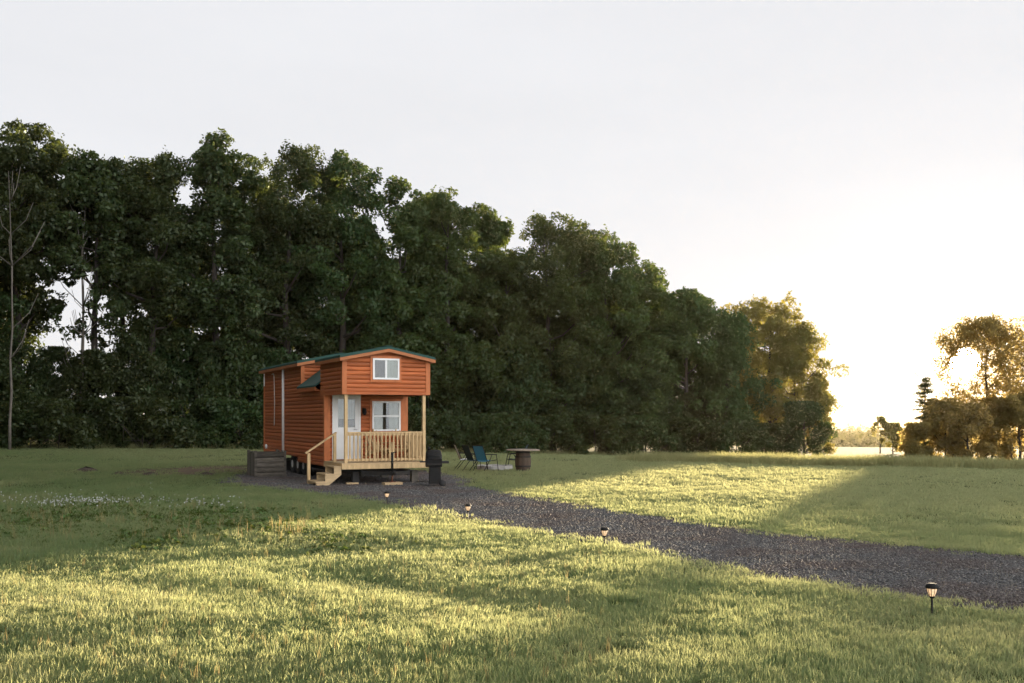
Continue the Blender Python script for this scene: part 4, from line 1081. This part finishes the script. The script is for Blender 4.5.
def side_stand():
    p = at(421, Z=28.75); o = empty('fire_wood_stand', (p.x, p.y, .024), R(14)); tag(o, 'low black metal frame stand between the porch corner and the barbecue', 'metal stand')
    for (x, y) in ((-.13, -.12), (.13, -.12), (-.13, .12), (.13, .12)):
        mb = MB(); mb.bar((x, y, 0), (x, y, .56), .035, .035); mb.build('leg', M['black'], o)
    for z in (.12, .42):
        mb = MB(); mb.box((-.14, -.13, z), (.14, .13, z + .018)); mb.build('shelf', M['black'], o)
side_stand()
o = bpy.data.objects.get('fire_wood_stand'); o.name = 'metal_stand'

# patio chairs
def patio_chair(x, y, face, mat, label):
    """face: the direction the sitter looks, from +Y clockwise"""
    o = empty('patio_chair', (x, y, gz(x, y)), -face); tag(o, label, 'chair', 'patio chairs round the fire pit')
    # local: looks along +Y
    n = 7
    def sling(p, q, wd, sag):
        vs = []; 
        for i in range(n):
            t = i / (n - 1); c = Vector(p).lerp(Vector(q), t)
            for j in range(5): vs.append((wd * (j / 4 - .5), c.y, c.z - sag * math.sin(math.pi * j / 4)))
        mb = MB(); mb.add(vs, [(i*5+j, i*5+j+1, (i+1)*5+j+1, (i+1)*5+j) for i in range(n-1) for j in range(4)], True)
        top = [(v_[0], v_[1] + .0, v_[2] + .012) for v_ in vs]; mb.add(top, [(i*5+j, i*5+j+1, (i+1)*5+j+1, (i+1)*5+j) for i in range(n-1) for j in range(4)], True)
        return mb
    sling((0, -.22, .40), (0, .26, .43), .50, .03).build('seat', M[mat], o)
    sling((0, -.24, .42), (0, -.46, .94), .50, .0).build('backrest', M[mat], o)
    for s in (-1, 1):
        mb = MB(); mb.tube([(s * .26, -.48, .97), (s * .26, -.23, .40), (s * .26, .27, .44)], .014, 6); mb.build('side_frame', M['black'], o)
        mb = MB(); mb.tube([(s * .27, -.46, .0), (s * .27, -.12, .42), (s * .27, .0, .62)], .014, 6); mb.build('leg', M['black'], o)
        mb = MB(); mb.tube([(s * .28, .34, .0), (s * .28, .27, .44), (s * .28, .22, .63)], .014, 6); mb.build('leg', M['black'], o)
        mb = MB(); mb.tube([(s * .28, -.34, .66), (s * .28, -.05, .65), (s * .28, .24, .63)], .02, 6); mb.build('armrest', M['black'], o)
    mb = MB(); mb.tube([(-.26, -.48, .97), (.26, -.48, .97)], .014, 6); mb.build('top_rail', M['black'], o)
def P(px, Z): v_ = at(px, Z=Z); return v_.x, v_.y
patio_chair(*P(467, 38.2), R(78), 'pale_sling', 'pale grey patio chair seen edge-on, leftmost by the fire pit')
patio_chair(*P(476.5, 37.0), R(62), 'green_sling', 'dark green patio chair between the pale one and the blue one')
patio_chair(*P(486.5, 36.6), R(42), 'blue_sling', 'blue sling patio chair with black arms, nearest the fire pit')
patio_chair(*P(515, 37.8), R(-80), 'green_sling', 'dark patio chair mostly hidden behind the barrel table')
# fire pit
x, y = P(495, 37.9); fp = empty('fire_pit', (x, y, gz(x, y))); tag(fp, 'low ring of pale stone blocks on the grass between blue chair and barrel table', 'fire pit')
for k in range(16):
    a = 2 * math.pi * k / 16; mb = MB(); r0, r1 = .48, .68; da = math.pi / 16 * .95
    mb.slab([(r0 * math.cos(a - da), r0 * math.sin(a - da), 0), (r1 * math.cos(a - da), r1 * math.sin(a - da), 0), (r1 * math.cos(a + da), r1 * math.sin(a + da), 0), (r0 * math.cos(a + da), r0 * math.sin(a + da), 0)], (0, 0, .19 + .012 * ((k * 5) % 3))); mb.build('stone_block', M['stone'], fp)
mb = MB(); mb.lathe([(0, .05), (.3, .06), (.47, .03)], (0, 0, 0), 14); mb.build('ash_bed', M['soil'], fp)
# barrel table
x, y = P(523, 36.3); bt = empty('barrel_table', (x, y, gz(x, y))); tag(bt, 'table made of an old brown barrel under a wide round wooden top', 'table')
prof = [(.235, 0), (.255, .1), (.285, .27), (.295, .39), (.285, .51), (.255, .68), (.235, .78)]
mb = MB(); n = 18
for k in range(n):
    a0, a1 = 2 * math.pi * (k + .04) / n, 2 * math.pi * (k + .96) / n
    vs = [(r_ * math.cos(a), r_ * math.sin(a), z_) for r_, z_ in prof for a in (a0, a1)]
    mb.add(vs, [(2*i, 2*i+1, 2*i+3, 2*i+2) for i in range(len(prof) - 1)], True)
mb.lathe([(0, .775), (.235, .775)], (0, 0, 0), 18); mb.lathe([(r_ - .01, z_) for r_, z_ in prof], (0, 0, 0), 18); mb.build('barrel', M['barrel_wood'], bt)
for z_, r_ in ((.06, .248), (.22, .281), (.56, .281), (.72, .248)):
    mb = MB(); mb.lathe([(r_ - .004, -.025), (r_ + .006, -.025), (r_ + .006, .025), (r_ - .004, .025)], (0, 0, z_), 24); mb.build('hoop', M['dark_steel'], bt)
mb = MB()
for k in range(8):
    y0 = -.6 + k * .15; y1 = y0 + .147; ym = max(abs(y0), abs(y1)); 
    s = [(math.sqrt(max(.36 - yy * yy, .0)), yy) for yy in np.linspace(y0, y1, 6)]
    mb.slab([(xx, yy, .782) for xx, yy in s] + [(-xx, yy, .782) for xx, yy in s[::-1]], (0, 0, .045))
mb.build('tabletop', M['top_wood'], bt)

# path lights
LAMPS = [((932, 616), 'solar path light nearest the camera, on the grass at the right by the drive'), ((604.5, 549), 'solar path light second from the camera, at the near edge of the drive'),
         ((468, 521), 'solar path light third from the camera, on the sunlit grass before the drive'), ((387, 506), 'solar path light farthest from the camera, in front of the porch')]
lamp0 = None
for i, ((px, py), lb) in enumerate(LAMPS):
    p = at(px, py)
    if lamp0 is None:
        o = lamp0 = empty('path_light', (0, 0, 0))
        mb = MB(); mb.tube([(0, 0, -.12), (0, 0, .215)], .011, 10); mb.build('stake', M['black'], o)
        mb = MB(); mb.lathe([(0, .0), (.022, .0), (.03, .02), (.034, .025), (0, .026)], (0, 0, .20), 18); mb.build('base_cup', M['black'], o)
        mb = MB(); mb.lathe([(.030, .0), (.048, .05), (.055, .085), (.0, .086)], (0, 0, .225), 18); lens = mb.build('lens', M['lamp_glow'], o)
        mb = MB()
        for k in range(9):
            a = 2 * math.pi * k / 9; mb.tube([(.032 * math.cos(a), .032 * math.sin(a), .225), (.057 * math.cos(a), .057 * math.sin(a), .31)], .0035, 5)
        mb.build('lens_rib', M['black'], lens)
        mb = MB(); mb.lathe([(0, 0), (.066, 0), (.07, .008), (.066, .035), (.05, .048), (0, .05)], (0, 0, .312), 20); cap = mb.build('cap', M['black'], o)
        mb = MB(); mb.box((-.03, -.03, .3625), (.03, .03, .366)); mb.build('solar_cell', M['dark_steel'], cap)
    else: o = copy_tree(lamp0)
    o.scale = (.9, .9, .9); o.location = (p.x, p.y, gz(p.x, p.y) - .0); tag(o, lb, 'path light', 'solar path lights along the drive'); o.rotation_euler.z = i * .7

# little heaps of earth in the lawn on the left
for i, (px, py, s, lb) in enumerate(((86, 471.5, .30, 'small dark heap of earth farthest left in the lawn'), (118, 474.5, .2, 'flat dark heap of earth in the middle of the three'), (150, 475, .22, 'low heap of earth at the edge of the bare patch'), (207, 476, .24, 'longer heap of earth left of the plank box'))):
    p = at(px, py); mb = MB(); r = random.Random(i); prof = [(s, -.02), (s * .8, .05 * s / .3), (s * .45, .13 * s / .3), (.0, .16 * s / .3)]
    mb.lathe(prof, (0, 0, 0), 14); mb.v = [(x * r.uniform(.8, 1.25) * 1.5, y * r.uniform(.8, 1.2), z * r.uniform(.7, 1.2)) for x, y, z in mb.v]
    o = mb.build('dirt_mound', M['soil']); o.location = (p.x, p.y, gz(p.x, p.y)); tag(o, lb, 'earth mound', 'earth mounds in the lawn')
